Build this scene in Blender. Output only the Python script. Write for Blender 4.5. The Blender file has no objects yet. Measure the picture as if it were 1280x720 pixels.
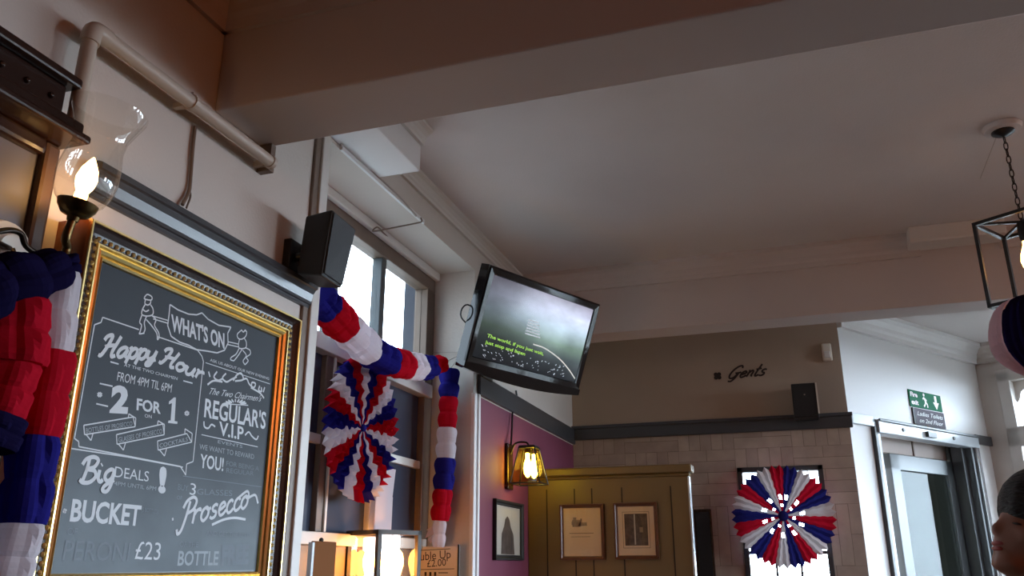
import bpy, math, random
from mathutils import Vector as V, Matrix
random.seed(7)
PI = math.pi
scn = bpy.context.scene
COL = scn.collection
CAMZ = 1.2                                   # camera height above the floor

# ------------------------------------------------------------------ camera, world, exposure
FOC = 1041.1                                 # focal length in pixels of a 1280 wide frame
YAW, PIT, ROL = (math.radians(a) for a in (18.43, 18.45, -0.05))
def cam_axes():
    cy, sy = math.cos(YAW), math.sin(YAW)
    f0, r0, u0 = V((-sy, cy, 0)), V((cy, sy, 0)), V((0, 0, 1))
    f = f0*math.cos(PIT)+u0*math.sin(PIT)
    u = u0*math.cos(PIT)-f0*math.sin(PIT)
    r = r0*math.cos(ROL)+u*math.sin(ROL)
    return r, u*math.cos(ROL)-r0*math.sin(ROL), f
CR, CU, CF = cam_axes()
EYE = V((0, 0, CAMZ))
cd = bpy.data.cameras.new('camera'); cam = bpy.data.objects.new('camera', cd); COL.objects.link(cam)
cd.sensor_width = 36; cd.lens = FOC*36/1280; cd.clip_start = 0.02; cd.clip_end = 200
cam.matrix_world = Matrix(((CR.x, CU.x, -CF.x, 0), (CR.y, CU.y, -CF.y, 0), (CR.z, CU.z, -CF.z, CAMZ), (0, 0, 0, 1)))
scn.camera = cam
scn.view_settings.view_transform = 'Standard'; scn.view_settings.look = 'None'
scn.view_settings.gamma = 1; scn.view_settings.exposure = 0.15
scn.view_settings.use_curve_mapping = False
scn.cycles.use_denoising = True
scn.cycles.max_bounces = 10; scn.cycles.diffuse_bounces = 5; scn.cycles.transparent_max_bounces = 16
scn.cycles.sample_clamp_indirect = 6
scn.cycles.caustics_reflective = False; scn.cycles.caustics_refractive = False
SKY_LOW, SKY_HIGH = 4.5, 33.0
LAMP = 1.0
w = bpy.data.worlds.new('sky'); scn.world = w; w.use_nodes = True
bgn = w.node_tree.nodes['Background']
bgn.inputs[0].default_value = (0.74, 0.87, 1.0, 1)
_nt = w.node_tree; _tc = _nt.nodes.new('ShaderNodeTexCoord'); _dp = _nt.nodes.new('ShaderNodeVectorMath'); _dp.operation = 'DOT_PRODUCT'
_dp.inputs[1].default_value = (.70, .68, .2)                # the brighter quarter of the overcast sky
_nt.links.new(_tc.outputs['Generated'], _dp.inputs[0])
_mr = _nt.nodes.new('ShaderNodeMapRange'); _mr.interpolation_type = 'SMOOTHSTEP'; _mr.inputs[1].default_value = -.5; _mr.inputs[2].default_value = .9
_mr.inputs[3].default_value = SKY_LOW; _mr.inputs[4].default_value = SKY_HIGH
_nt.links.new(_dp.outputs['Value'], _mr.inputs[0]); _nt.links.new(_mr.outputs[0], bgn.inputs[1])

def portal(center, normal, up, sx, sy):
    ld = bpy.data.lights.new('window_daylight', 'AREA'); ld.shape = 'RECTANGLE'; ld.size = sx; ld.size_y = sy
    ld.cycles.is_portal = True
    o = bpy.data.objects.new('window_daylight', ld); COL.objects.link(o)
    z = -V(normal).normalized(); y = V(up); x = y.cross(z).normalized(); y = z.cross(x)
    m = Matrix((x, y, z)).transposed().to_4x4(); m.translation = center; o.matrix_world = m
    return o

def lamp_light(name, loc, watts, rad, color=(1, .62, .32)):
    ld = bpy.data.lights.new(name, 'POINT'); ld.energy = watts*LAMP; ld.color = color; ld.shadow_soft_size = rad
    o = bpy.data.objects.new(name, ld); o.location = loc; COL.objects.link(o); return o
# unseen warm lamps; the last two stand behind the viewer
lamp_light('unseen_lamp', (3.0, 3.2, 2.45), 13, 0.10, (1, .34, .11))  # added out of view to warm the far beam's face
lamp_light('unseen_lamp', (3.1, .1, 2.70), 17, 0.10, (1, .25, .06))
lamp_light('unseen_lamp', (4.0, 0.7, 2.62), 26, 0.10, (1, .25, .06))

# ------------------------------------------------------------------ measuring helpers (world space)
def ray(x, y): return (CR*((x-640)/FOC)+CU*((360-y)/FOC)+CF)
def at_x(x, y, X): r = ray(x, y); return EYE+r*(X/r.x)
def at_y(x, y, Y): r = ray(x, y); return EYE+r*(Y/r.y)
def at_z(x, y, Z): r = ray(x, y); return EYE+r*((Z-CAMZ)/r.z)
def at_d(x, y, dist): return EYE+ray(x, y)*dist
def at_plane(x, y, p, n): r = ray(x, y); return EYE+r*((p-EYE).dot(n)/r.dot(n))
def Z(z): return z+CAMZ

# ------------------------------------------------------------------ materials
def s2l(c): return tuple(((v/255)/12.92 if v/255 <= .04045 else ((v/255+.055)/1.055)**2.4) for v in c)
def mat(name, rgb, rough=.6, metal=0, vary=0.0, scale=8, bump=0.0, bscale=60, spec=.5, rgb2=None, stretch=None):
    m = bpy.data.materials.new(name); m.use_nodes = True; nt = m.node_tree; b = nt.nodes['Principled BSDF']
    c = s2l(rgb); b.inputs['Base Color'].default_value = (*c, 1)
    b.inputs['Roughness'].default_value = rough; b.inputs['Metallic'].default_value = metal
    b.inputs['Specular IOR Level'].default_value = spec
    if vary or bump or rgb2:
        tc = nt.nodes.new('ShaderNodeTexCoord'); mp = nt.nodes.new('ShaderNodeMapping')
        nt.links.new(tc.outputs['Object'], mp.inputs[0])
        if stretch: mp.inputs['Scale'].default_value = stretch
        if vary or rgb2:
            n = nt.nodes.new('ShaderNodeTexNoise'); n.inputs['Scale'].default_value = scale; n.inputs['Detail'].default_value = 5
            nt.links.new(mp.outputs[0], n.inputs['Vector'])
            r = nt.nodes.new('ShaderNodeValToRGB')
            c2 = s2l(rgb2) if rgb2 else tuple(v*(1-vary) for v in c)
            r.color_ramp.elements[0].position = .3; r.color_ramp.elements[1].position = .7
            r.color_ramp.elements[0].color = (*c2, 1); r.color_ramp.elements[1].color = (*c, 1)
            nt.links.new(n.outputs[0], r.inputs[0]); nt.links.new(r.outputs[0], b.inputs['Base Color'])
        if bump:
            n2 = nt.nodes.new('ShaderNodeTexNoise'); n2.inputs['Scale'].default_value = bscale
            nt.links.new(mp.outputs[0], n2.inputs['Vector'])
            bp = nt.nodes.new('ShaderNodeBump'); bp.inputs['Strength'].default_value = bump; bp.inputs['Distance'].default_value = .01
            nt.links.new(n2.outputs[0], bp.inputs['Height']); nt.links.new(bp.outputs[0], b.inputs['Normal'])
    return m
def emit(name, rgb, strength):
    m = bpy.data.materials.new(name); m.use_nodes = True; b = m.node_tree.nodes['Principled BSDF']
    b.inputs['Base Color'].default_value = (*s2l(rgb), 1)
    b.inputs['Emission Color'].default_value = (*s2l(rgb), 1); b.inputs['Emission Strength'].default_value = strength
    return m
def glass(name, tint=(255, 255, 255), refl=.10, rough=.02, edge=.5):
    m = bpy.data.materials.new(name); m.use_nodes = True; nt = m.node_tree; nt.nodes.clear()
    o = nt.nodes.new('ShaderNodeOutputMaterial'); t = nt.nodes.new('ShaderNodeBsdfTransparent')
    g = nt.nodes.new('ShaderNodeBsdfGlossy'); mx = nt.nodes.new('ShaderNodeMixShader'); lw = nt.nodes.new('ShaderNodeLayerWeight')
    t.inputs[0].default_value = (*s2l(tint), 1); g.inputs['Roughness'].default_value = rough
    pw = nt.nodes.new('ShaderNodeMath'); pw.operation = 'POWER'; pw.inputs[1].default_value = 2.5
    mm = nt.nodes.new('ShaderNodeMath'); mm.operation = 'MULTIPLY_ADD'; mm.inputs[1].default_value = edge; mm.inputs[2].default_value = refl*.4
    nt.links.new(lw.outputs['Facing'], pw.inputs[0]); nt.links.new(pw.outputs[0], mm.inputs[0]); nt.links.new(mm.outputs[0], mx.inputs[0])
    nt.links.new(t.outputs[0], mx.inputs[1]); nt.links.new(g.outputs[0], mx.inputs[2]); nt.links.new(mx.outputs[0], o.inputs[0])
    return m
def tissue(name, rgb, trans=.45):
    m = bpy.data.materials.new(name); m.use_nodes = True; nt = m.node_tree; nt.nodes.clear()
    o = nt.nodes.new('ShaderNodeOutputMaterial'); d = nt.nodes.new('ShaderNodeBsdfDiffuse'); t = nt.nodes.new('ShaderNodeBsdfTranslucent')
    mx = nt.nodes.new('ShaderNodeMixShader'); mx.inputs[0].default_value = trans
    for n in (d, t): n.inputs[0].default_value = (*s2l(rgb), 1)
    nt.links.new(d.outputs[0], mx.inputs[1]); nt.links.new(t.outputs[0], mx.inputs[2]); nt.links.new(mx.outputs[0], o.inputs[0])
    return m

M = {}
M['wall'] = mat('cream_plaster', (206, 198, 190), .75, vary=.06, scale=2.5, bump=.12, bscale=90)
M['ceil'] = mat('ceiling_paint', (214, 208, 206), .8, vary=.08, scale=1.6, bump=.12, bscale=110)
M['beam'] = mat('beam_paint', (200, 188, 182), .7, vary=.05, scale=2)
M['paper'] = mat('pale_wallpaper', (214, 208, 202), .75, vary=.06, scale=9)
M['gents'] = mat('upper_wall_paint', (176, 160, 144), .75, vary=.05, scale=3)
M['purple'] = mat('plum_paint', (116, 50, 74), .65, vary=.06, scale=4)
M['white'] = mat('white_paint', (226, 226, 226), .5)
M['trimwhite'] = mat('trim_paint', (214, 210, 204), .45)
M['brownwood'] = mat('shaded_trim_brown', (120, 102, 88), .5, vary=.15, scale=10)
M['panelwood'] = mat('dark_panelling', (74, 44, 30), .5, vary=.2, scale=6)
M['bulbdim'] = emit('lit_bulb_dim', (255, 180, 92), 16)
M['rail'] = mat('dark_grey_gloss', (66, 68, 72), .28)
M['lobbygrey'] = mat('grey_green_paint', (82, 89, 92), .4)
M['lobbydark'] = mat('lobby_paint', (84, 90, 90), .6)
M['smoked'] = glass('door_pane', (176, 184, 182), .03, edge=.06)
M['frameblue'] = mat('lit_edge_pale_blue', (196, 206, 214), .25)
M['darkjamb'] = mat('dark_jamb_paint', (58, 60, 62), .4)
M['floor'] = mat('floor_boards', (72, 48, 34), .4, vary=.35, scale=5, stretch=(1, 12, 1))
M['pipe'] = mat('pipe_paint', (190, 178, 164), .45)
M['darkbrown'] = mat('dark_wood', (46, 28, 22), .25, vary=.3, scale=14)
M['black'] = mat('black_satin', (14, 14, 16), .35)
M['blackmatt'] = mat('black_matt', (20, 20, 22), .6)
M['speaker'] = mat('speaker_black', (16, 17, 19), .5)
M['grille'] = mat('speaker_grille', (52, 56, 60), .55, bump=.4, bscale=500)
M['gold'] = mat('gilt', (222, 184, 104), .34, 1, vary=.3, scale=40)
M['goldhi'] = mat('bright_gilt', (250, 226, 156), .3, 1)
M['coppery'] = mat('orange_brown_gloss', (120, 62, 30), .22, vary=.2, scale=20)
M['chalkboard'] = mat('chalkboard', (50, 58, 66), .6, vary=.15, scale=5, spec=.3)
def add_chalk_and_haze(m, z0, z1, haze_rgb):
    """old rubbed-out chalk and reflected window haze, both painted in, paler towards the bottom"""
    nt = m.node_tree; b = nt.nodes['Principled BSDF']; L_ = nt.links; src = b.inputs['Base Color'].links[0].from_socket
    tc = nt.nodes.new('ShaderNodeTexCoord'); sp = nt.nodes.new('ShaderNodeSeparateXYZ'); L_.new(tc.outputs['Object'], sp.inputs[0])
    n = nt.nodes.new('ShaderNodeTexNoise'); n.inputs['Scale'].default_value = 4; n.inputs['Detail'].default_value = 6; L_.new(tc.outputs['Object'], n.inputs['Vector'])
    mr = nt.nodes.new('ShaderNodeMapRange'); mr.inputs[1].default_value = z1; mr.inputs[2].default_value = z0; mr.interpolation_type = 'SMOOTHSTEP'; L_.new(sp.outputs['Z'], mr.inputs[0])
    mu = nt.nodes.new('ShaderNodeMath'); mu.operation = 'MULTIPLY'; L_.new(mr.outputs[0], mu.inputs[0]); L_.new(n.outputs[0], mu.inputs[1])
    mx = nt.nodes.new('ShaderNodeMix'); mx.data_type = 'RGBA'; mx.inputs[7].default_value = (*s2l(haze_rgb), 1)
    L_.new(mu.outputs[0], mx.inputs[0]); L_.new(src, mx.inputs[6]); L_.new(mx.outputs[2], b.inputs['Base Color'])
add_chalk_and_haze(M['chalkboard'], .14, .52, (128, 140, 146))
M['chalk'] = mat('chalk', (214, 220, 224), .9)
M['chalkdim'] = mat('rubbed_chalk', (166, 176, 182), .9)
M['chalkfaint'] = mat('faint_chalk', (128, 138, 146), .9)
M['brass'] = mat('antique_brass', (92, 74, 46), .3, 1)
M['bronze'] = mat('dark_bronze', (40, 32, 26), .35, .8)
M['tred'] = tissue('red_tissue', (198, 28, 50)); M['twhite'] = tissue('white_tissue', (232, 226, 232), .5)
M['tblue'] = tissue('blue_tissue', (46, 44, 138)); M['tnavy'] = tissue('navy_tissue', (26, 22, 56), .25)
M['tpink'] = tissue('pinkish_tissue', (226, 206, 212), .5)
M['dred'] = tissue('dense_red_tissue', (188, 26, 50), .05); M['dwhite'] = tissue('dense_white_tissue', (212, 206, 208), .05); M['dblue'] = tissue('dense_blue_tissue', (40, 42, 112), .05)
M['pane'] = glass('window_pane', (250, 253, 255))
M['clear'] = glass('lamp_glass', (252, 250, 246), .16)
M['amber'] = glass('amber_lamp_glass', (240, 224, 120), .12)
M['bulb'] = emit('lit_bulb', (255, 200, 124), 24)
M['bulbsoft'] = emit('lit_bulb_soft', (255, 170, 78), 40)
M['bulbyellow'] = emit('lit_bulb_yellow', (255, 226, 120), 30)
M['darkpane'] = mat('dark_obscured_pane', (62, 68, 84), .14)
M['olive'] = mat('olive_panelling', (116, 98, 62), .4, vary=.08, scale=6)
M['groove'] = mat('panel_groove', (44, 34, 22), .7)
M['picframe'] = mat('walnut_frame', (96, 54, 28), .3, vary=.25, scale=30)
M['mount'] = mat('cream_mount', (226, 204, 176), .8)
M['green'] = mat('exit_green', (0, 104, 70), .7, spec=.15)
M['signgrey'] = mat('grey_sign', (96, 92, 100), .7, spec=.15)
M['letter'] = mat('dark_lettering', (40, 28, 26), .5)
M['signwhite'] = mat('sign_white', (236, 240, 238), .5)
M['card'] = mat('printed_card', (236, 226, 214), .7)
M['skin'] = mat('skin', (150, 104, 84), .5)
M['lips'] = mat('lips', (160, 72, 72), .4)
M['hair'] = mat('dark_hair', (24, 22, 24), .55, vary=.4, scale=30, bump=1.0, bscale=45, stretch=(1, 1, 6))
M['cloth'] = mat('dark_cloth', (36, 38, 44), .9)
M['jeans'] = mat('denim', (44, 54, 76), .9)
M['wire'] = mat('pale_cable', (176, 168, 160), .6)
M['ext'] = mat('dark_brick_outside', (54, 62, 74), .9)
M['stilewood'] = mat('stile_wood', (78, 58, 46), .4, vary=.2, scale=12)
M['bluepanel'] = mat('slate_panel', (84, 86, 102), .5)
M['whiteplastic'] = mat('lit_side_white', (222, 214, 202), .45)
M['chrome'] = mat('chrome', (200, 202, 206), .15, 1)

def parquet(name):
    """wood-effect blocks laid alternately flat and upright"""
    m = bpy.data.materials.new(name); m.use_nodes = True; nt = m.node_tree; b = nt.nodes['Principled BSDF']; L = nt.links
    tc = nt.nodes.new('ShaderNodeTexCoord'); sp = nt.nodes.new('ShaderNodeSeparateXYZ'); L.new(tc.outputs['Object'], sp.inputs[0])
    ca = nt.nodes.new('ShaderNodeCombineXYZ'); L.new(sp.outputs['X'], ca.inputs['X']); L.new(sp.outputs['Z'], ca.inputs['Y'])
    cb = nt.nodes.new('ShaderNodeCombineXYZ'); L.new(sp.outputs['Z'], cb.inputs['X']); L.new(sp.outputs['X'], cb.inputs['Y'])
    ck = nt.nodes.new('ShaderNodeTexChecker'); ck.inputs['Scale'].default_value = 2.5
    L.new(ca.outputs[0], ck.inputs['Vector'])
    mv = nt.nodes.new('ShaderNodeMix'); mv.data_type = 'VECTOR'
    L.new(ck.outputs['Fac'], mv.inputs[0]); L.new(ca.outputs[0], mv.inputs[4]); L.new(cb.outputs[0], mv.inputs[5])
    br = nt.nodes.new('ShaderNodeTexBrick'); L.new(mv.outputs[1], br.inputs['Vector'])
    br.inputs['Scale'].default_value = 5.0; br.inputs['Mortar Size'].default_value = .010; br.inputs['Brick Width'].default_value = 2.0
    br.inputs['Row Height'].default_value = .4; br.inputs['Mortar Smooth'].default_value = .4
    br.inputs['Color1'].default_value = (*s2l((200, 184, 168)), 1); br.inputs['Color2'].default_value = (*s2l((180, 164, 150)), 1)
    br.inputs['Mortar'].default_value = (*s2l((128, 114, 102)), 1)
    ns = nt.nodes.new('ShaderNodeTexNoise'); ns.inputs['Scale'].default_value = 9; ns.inputs['Detail'].default_value = 6; L.new(mv.outputs[1], ns.inputs['Vector'])
    mx = nt.nodes.new('ShaderNodeMix'); mx.data_type = 'RGBA'; mx.blend_type = 'MULTIPLY'; mx.inputs[0].default_value = .45
    L.new(br.outputs['Color'], mx.inputs[6]); L.new(ns.outputs[0], mx.inputs[7]); L.new(mx.outputs[2], b.inputs['Base Color'])
    bp = nt.nodes.new('ShaderNodeBump'); bp.inputs['Strength'].default_value = .5; bp.inputs['Distance'].default_value = .01
    L.new(br.outputs['Color'], bp.inputs['Height']); L.new(bp.outputs[0], b.inputs['Normal'])
    b.inputs['Roughness'].default_value = .7
    return m
M['parquet'] = parquet('wood_blocks')

# ------------------------------------------------------------------ mesh builder
def cr(pts, n=6):
    """smooth curve through points"""
    pts = [V(p) for p in pts]
    if len(pts) < 3: return pts
    P = [pts[0]*2-pts[1]]+pts+[pts[-1]*2-pts[-2]]; out = []
    for i in range(1, len(P)-2):
        a, b, c, d = P[i-1:i+3]
        for k in range(n):
            t = k/n
            out.append(.5*((2*b)+(c-a)*t+(2*a-5*b+4*c-d)*t*t+(3*b-a-3*c+d)*t**3))
    out.append(pts[-1]); return out

class MB:
    def __init__(s): s.v = []; s.f = []; s.m = []; s.mats = []
    def mi(s, m):
        if m not in s.mats: s.mats.append(m)
        return s.mats.index(m)
    def add(s, vs, fs, m):
        o = len(s.v); i = s.mi(m); s.v += [V(p) for p in vs]
        for f in fs: s.f.append(tuple(o+k for k in f)); s.m.append(i)
        return s
    def hexa(s, c8, m):   # bottom 0-3, top 4-7
        return s.add(c8, [(3, 2, 1, 0), (4, 5, 6, 7), (0, 1, 5, 4), (1, 2, 6, 5), (2, 3, 7, 6), (3, 0, 4, 7)], m)
    def box(s, a, b, m):
        x0, x1 = sorted((a[0], b[0])); y0, y1 = sorted((a[1], b[1])); z0, z1 = sorted((a[2], b[2]))
        return s.hexa([(x0, y0, z0), (x1, y0, z0), (x1, y1, z0), (x0, y1, z0), (x0, y0, z1), (x1, y0, z1), (x1, y1, z1), (x0, y1, z1)], m)
    def obox(s, c, ax, ay, az, m):   # centre and half vectors
        c, ax, ay, az = V(c), V(ax), V(ay), V(az)
        return s.hexa([c-ax-ay-az, c+ax-ay-az, c+ax+ay-az, c-ax+ay-az, c-ax-ay+az, c+ax-ay+az, c+ax+ay+az, c-ax+ay+az], m)
    def tube(s, pts, r, m, n=8, cap=True):
        pts = [V(p) for p in pts]; N = len(pts); rs = r if isinstance(r, (list, tuple)) else [r]*N
        vs = []; ref = None
        for i, p in enumerate(pts):
            t = (pts[min(i+1, N-1)]-pts[max(i-1, 0)]).normalized()
            if ref is None: ref = t.orthogonal().normalized()
            ref = (ref-t*ref.dot(t)).normalized(); q = t.cross(ref)
            vs += [p+(ref*math.cos(2*PI*k/n)+q*math.sin(2*PI*k/n))*rs[i] for k in range(n)]
        fs = [(i*n+k, i*n+(k+1) % n, (i+1)*n+(k+1) % n, (i+1)*n+k) for i in range(N-1) for k in range(n)]
        if cap: fs += [tuple(range(n-1, -1, -1)), tuple((N-1)*n+k for k in range(n))]
        return s.add(vs, fs, m)
    def lathe(s, base, axis, prof, m, n=24):   # prof: (radius, height)
        base, a = V(base), V(axis).normalized(); x = a.orthogonal().normalized(); y = a.cross(x)
        vs = [base+a*h+(x*math.cos(2*PI*k/n)+y*math.sin(2*PI*k/n))*r for r, h in prof for k in range(n)]
        fs = [(i*n+k, i*n+(k+1) % n, (i+1)*n+(k+1) % n, (i+1)*n+k) for i in range(len(prof)-1) for k in range(n)]
        return s.add(vs, fs, m)
    def ball(s, c, r, m, nu=12, nv=8, sc=(1, 1, 1)):
        c = V(c); vs = []
        for j in range(nv+1):
            t = PI*j/nv
            for k in range(nu):
                f = 2*PI*k/nu; vs.append(c+V((math.sin(t)*math.cos(f)*sc[0], math.sin(t)*math.sin(f)*sc[1], math.cos(t)*sc[2]))*r)
        fs = [(j*nu+k, (j+1)*nu+k, (j+1)*nu+(k+1) % nu, j*nu+(k+1) % nu) for j in range(nv) for k in range(nu)]
        return s.add(vs, fs, m)
    def ribbon(s, pts, wd, nrm, m):
        pts = [V(p) for p in pts]; N = len(pts); vs = []; nrm = V(nrm)
        for i, p in enumerate(pts):
            t = (pts[min(i+1, N-1)]-pts[max(i-1, 0)])
            if t.length < 1e-9: t = V((0, 1, 0))
            q = nrm.cross(t.normalized())*wd/2; vs += [p-q, p+q]
        return s.add(vs, [(2*i, 2*i+2, 2*i+3, 2*i+1) for i in range(N-1)], m)
    def build(s, name, parent=None, smooth=False, bevel=0.0):
        me = bpy.data.meshes.new(name)
        off = parent_loc(parent)
        if parent is None and s.v:
            off = V((0, 0, 0))
        me.from_pydata([tuple(p-off) for p in s.v], [], s.f)
        for m in s.mats: me.materials.append(m)
        for p, i in zip(me.polygons, s.m): p.material_index = i; p.use_smooth = smooth
        me.validate(); me.update()
        o = bpy.data.objects.new(name, me); COL.objects.link(o)
        if parent is not None: o.parent = parent
        if bevel:
            b = o.modifiers.new('bevel', 'BEVEL'); b.width = bevel; b.segments = 2; b.limit_method = 'ANGLE'
        if smooth:
            try: me.set_sharp_from_angle(angle=math.radians(40))
            except Exception: pass
        return o
def parent_loc(p):
    l = V((0, 0, 0))
    while p is not None: l += p.location; p = p.parent
    return l
def tag(o, label, cat, group=None):
    o['label'] = label; o['category'] = cat
    if group: o['group'] = group
    return o
def thing(name, loc, label, cat, group=None):
    o = bpy.data.objects.new(name, None); o.location = loc; o.empty_display_size = .1; COL.objects.link(o)
    return tag(o, label, cat, group)
def struct(o): o['kind'] = 'structure'; return o
def struct_empty(name, loc):
    o = bpy.data.objects.new(name, None); o.location = loc; COL.objects.link(o); return struct(o)

def frame_sweep(mb, O, U, Vv, N, w, h, prof, m_of):
    """mitred frame round a w x h opening centred on O; prof: (outward, forward) from the opening's edge"""
    O, U, Vv, N = V(O), V(U), V(Vv), V(N)
    rings = []
    for out, fw in prof:
        rings.append([O+U*sx*(w/2+out)+Vv*sy*(h/2+out)+N*fw for sx, sy in ((-1, -1), (1, -1), (1, 1), (-1, 1))])
    for i in range(len(rings)-1):
        a, b = rings[i], rings[i+1]
        for k in range(4):
            l = (k+1) % 4
            mb.add([a[k], b[k], b[l], a[l]], [(0, 1, 2, 3)], m_of(i, k))

# ------------------------------------------------------------------ lettering
_fc = {}
def text_mesh(s, bold=0.0, shear=0.0):
    k = (s, bold, shear)
    if k in _fc: return _fc[k]
    c = bpy.data.curves.new('lettering', 'FONT'); c.body = s; c.size = 1; c.offset = bold; c.shear = shear; c.resolution_u = 3
    o = bpy.data.objects.new('lettering', c); COL.objects.link(o)
    dg = bpy.context.evaluated_depsgraph_get(); dg.update()
    me = bpy.data.meshes.new_from_object(o.evaluated_get(dg))
    vs = [tuple(v.co) for v in me.vertices]; fs = [tuple(p.vertices) for p in me.polygons]
    bpy.data.objects.remove(o); bpy.data.curves.remove(c); bpy.data.meshes.remove(me)
    _fc[k] = (vs, fs); return _fc[k]
def text_on(mb, s, P0, P1, P2, nrm, m, off=.0006, bold=0.0, shear=0.0, cap=.70):
    """baseline from P0 to P1, capital height reaching P2 above P0"""
    vs, fs = text_mesh(s, bold, shear)
    x0 = min(v[0] for v in vs); x1 = max(v[0] for v in vs); W = x1-x0
    P0, P1, P2 = V(P0), V(P1), V(P2); a = (P1-P0)/W; b = (P2-P0)/cap; o = V(nrm)*off
    mb.add([P0+a*(v[0]-x0)+b*v[1]+o for v in vs], fs, m)

GL = {  # handwriting: strokes in a unit box, x-height .5, and the advance
 'H': ([[(.02, .72), (.08, .92), (.26, 1.0), (.27, .72), (.2, .3), (.1, 0), (0, .04)], [(.62, 1.0), (.56, .62), (.5, .25), (.54, 0), (.68, .06)], [(.14, .42), (.32, .5), (.56, .55)]], .70),
 'a': ([[(.4, .44), (.26, .5), (.1, .38), (.06, .16), (.16, .01), (.3, .1), (.4, .42), (.38, .12), (.48, .02)]], .46),
 'p': ([[(.02, .42), (.1, .5), (.09, .1), (.05, -.26)], [(.1, .34), (.22, .5), (.36, .42), (.37, .16), (.25, .02), (.1, .1)]], .42),
 'y': ([[(.04, .5), (.05, .2), (.16, .06), (.32, .2), (.38, .5), (.34, .0), (.26, -.24), (.10, -.24), (.14, -.08), (.46, .06)]], .46),
 'o': ([[(.24, .5), (.09, .4), (.06, .16), (.2, .0), (.36, .14), (.36, .38), (.24, .5), (.3, .4), (.46, .42)]], .46),
 'u': ([[(.04, .5), (.05, .16), (.16, .01), (.3, .12), (.38, .5), (.37, .12), (.47, .02)]], .46),
 'r': ([[(.04, .46), (.1, .5), (.1, .02)], [(.1, .32), (.2, .46), (.34, .5), (.36, .4)]], .40),
 'B': ([[(.22, .96), (.2, .5), (.12, 0)], [(.0, .72), (.1, .94), (.36, 1.02), (.56, .88), (.46, .62), (.24, .54), (.5, .46), (.58, .22), (.4, .02), (.16, .02), (.0, .14)]], .64),
 'i': ([[(.06, .5), (.07, .14), (.18, .02), (.26, .1)], [(.08, .68), (.11, .72)]], .26),
 'g': ([[(.38, .44), (.24, .5), (.08, .38), (.06, .18), (.18, .04), (.32, .14), (.38, .46), (.36, -.1), (.24, -.38), (.06, -.32), (.12, -.14), (.44, .06)]], .46),
 'P': ([[(.24, .9), (.2, .4), (.1, -.1), (-.04, -.2), (-.12, -.02)], [(-.02, .7), (.1, .94), (.36, 1.02), (.54, .84), (.46, .56), (.22, .46)]], .46),
 's': ([[(.34, .44), (.22, .5), (.1, .42), (.14, .28), (.3, .2), (.28, .04), (.14, 0), (.02, .08)]], .38),
 'e': ([[(.06, .22), (.22, .28), (.34, .38), (.24, .5), (.1, .42), (.06, .2), (.16, .02), (.3, .04), (.42, .16)]], .40),
 'c': ([[(.34, .4), (.24, .5), (.1, .42), (.06, .2), (.16, .02), (.3, .04), (.4, .14)]], .38),
 'G': ([[(.60, .78), (.50, .98), (.28, .94), (.10, .66), (.06, .30), (.18, .04), (.40, .06), (.54, .40)], [(.34, .42), (.54, .42), (.68, .46)], [(.54, .40), (.50, .02), (.38, -.22), (.18, -.20)]], .70),
 'n': ([[(.04, .46), (.1, .5), (.09, .02)], [(.1, .34), (.24, .5), (.34, .4), (.34, .1), (.44, .02)]], .44),
 't': ([[(.16, .95), (.12, .4), (.14, .06), (.24, .01), (.34, .1)], [(.0, .55), (.3, .6)]], .34),
}
_lay = [0]
def lay():
    _lay[0] = (_lay[0]+1) % 12; return _lay[0]*.00003
def script_on(mb, s, P0, P1, P2, nrm, m, wd, off=.0006, slant=.18):
    W = sum(GL[c][1] for c in s); x = 0; P0, P1, P2 = V(P0), V(P1), V(P2); a = (P1-P0)/W; b = (P2-P0); o = V(nrm)*off
    for c in s:
        for st in GL[c][0]:
            oo = o+V(nrm)*lay(); pts = [P0+a*(x+p[0]+slant*p[1])+b*p[1]+oo for p in st]
            mb.ribbon([p+V(nrm)*.00002*i for i, p in enumerate(cr(pts, 6))], wd, nrm, m)
        x += GL[c][1]
def line_on(mb, pts, wd, nrm, m, off=.0006, smooth=False, closed=False):
    o = V(nrm)*(off+lay()); pts = [V(p)+o for p in pts]
    if closed: pts.append(pts[0])
    if smooth: mb.ribbon([p+V(nrm)*.00002*i for i, p in enumerate(cr(pts, 5))], wd, nrm, m); return
    for a, b in zip(pts[:-1], pts[1:]): mb.ribbon([a, b], wd, nrm, m)

# ================================================================== THE ROOM
CEIL = Z(1.79); XL = -1.6; YG = 6.285
WY0, WY1 = 2.5, 4.14                     # window recess along the left wall
SILL = Z(-.22); SOF = Z(1.585)
RX = 5.2; BY = -3.2
AD = math.radians(35.25)
D = V((math.sin(AD), math.cos(AD), 0)); E = V((D.y, -D.x, 0)); UP = V((0, 0, 1))
C0 = V((.397, YG, 0)); K = V((1.568, 7.942, 0)); KE = 2.03
def on_d(s, z, inn=0.0): return C0+D*s+E*inn+UP*(z+CAMZ)
def on_e(s, z, inn=0.0): return K+E*s-D*inn+UP*(z+CAMZ)
def dbox(mb, s0, s1, z0, z1, i0, i1, m):
    return mb.hexa([on_d(s0, z0, i1), on_d(s1, z0, i1), on_d(s1, z0, i0), on_d(s0, z0, i0), on_d(s0, z1, i1), on_d(s1, z1, i1), on_d(s1, z1, i0), on_d(s0, z1, i0)], m)
def ebox(mb, s0, s1, z0, z1, i0, i1, m):
    return mb.hexa([on_e(s0, z0, i1), on_e(s0, z0, i0), on_e(s1, z0, i0), on_e(s1, z0, i1), on_e(s0, z1, i1), on_e(s0, z1, i0), on_e(s1, z1, i0), on_e(s1, z1, i1)], m)

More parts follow.
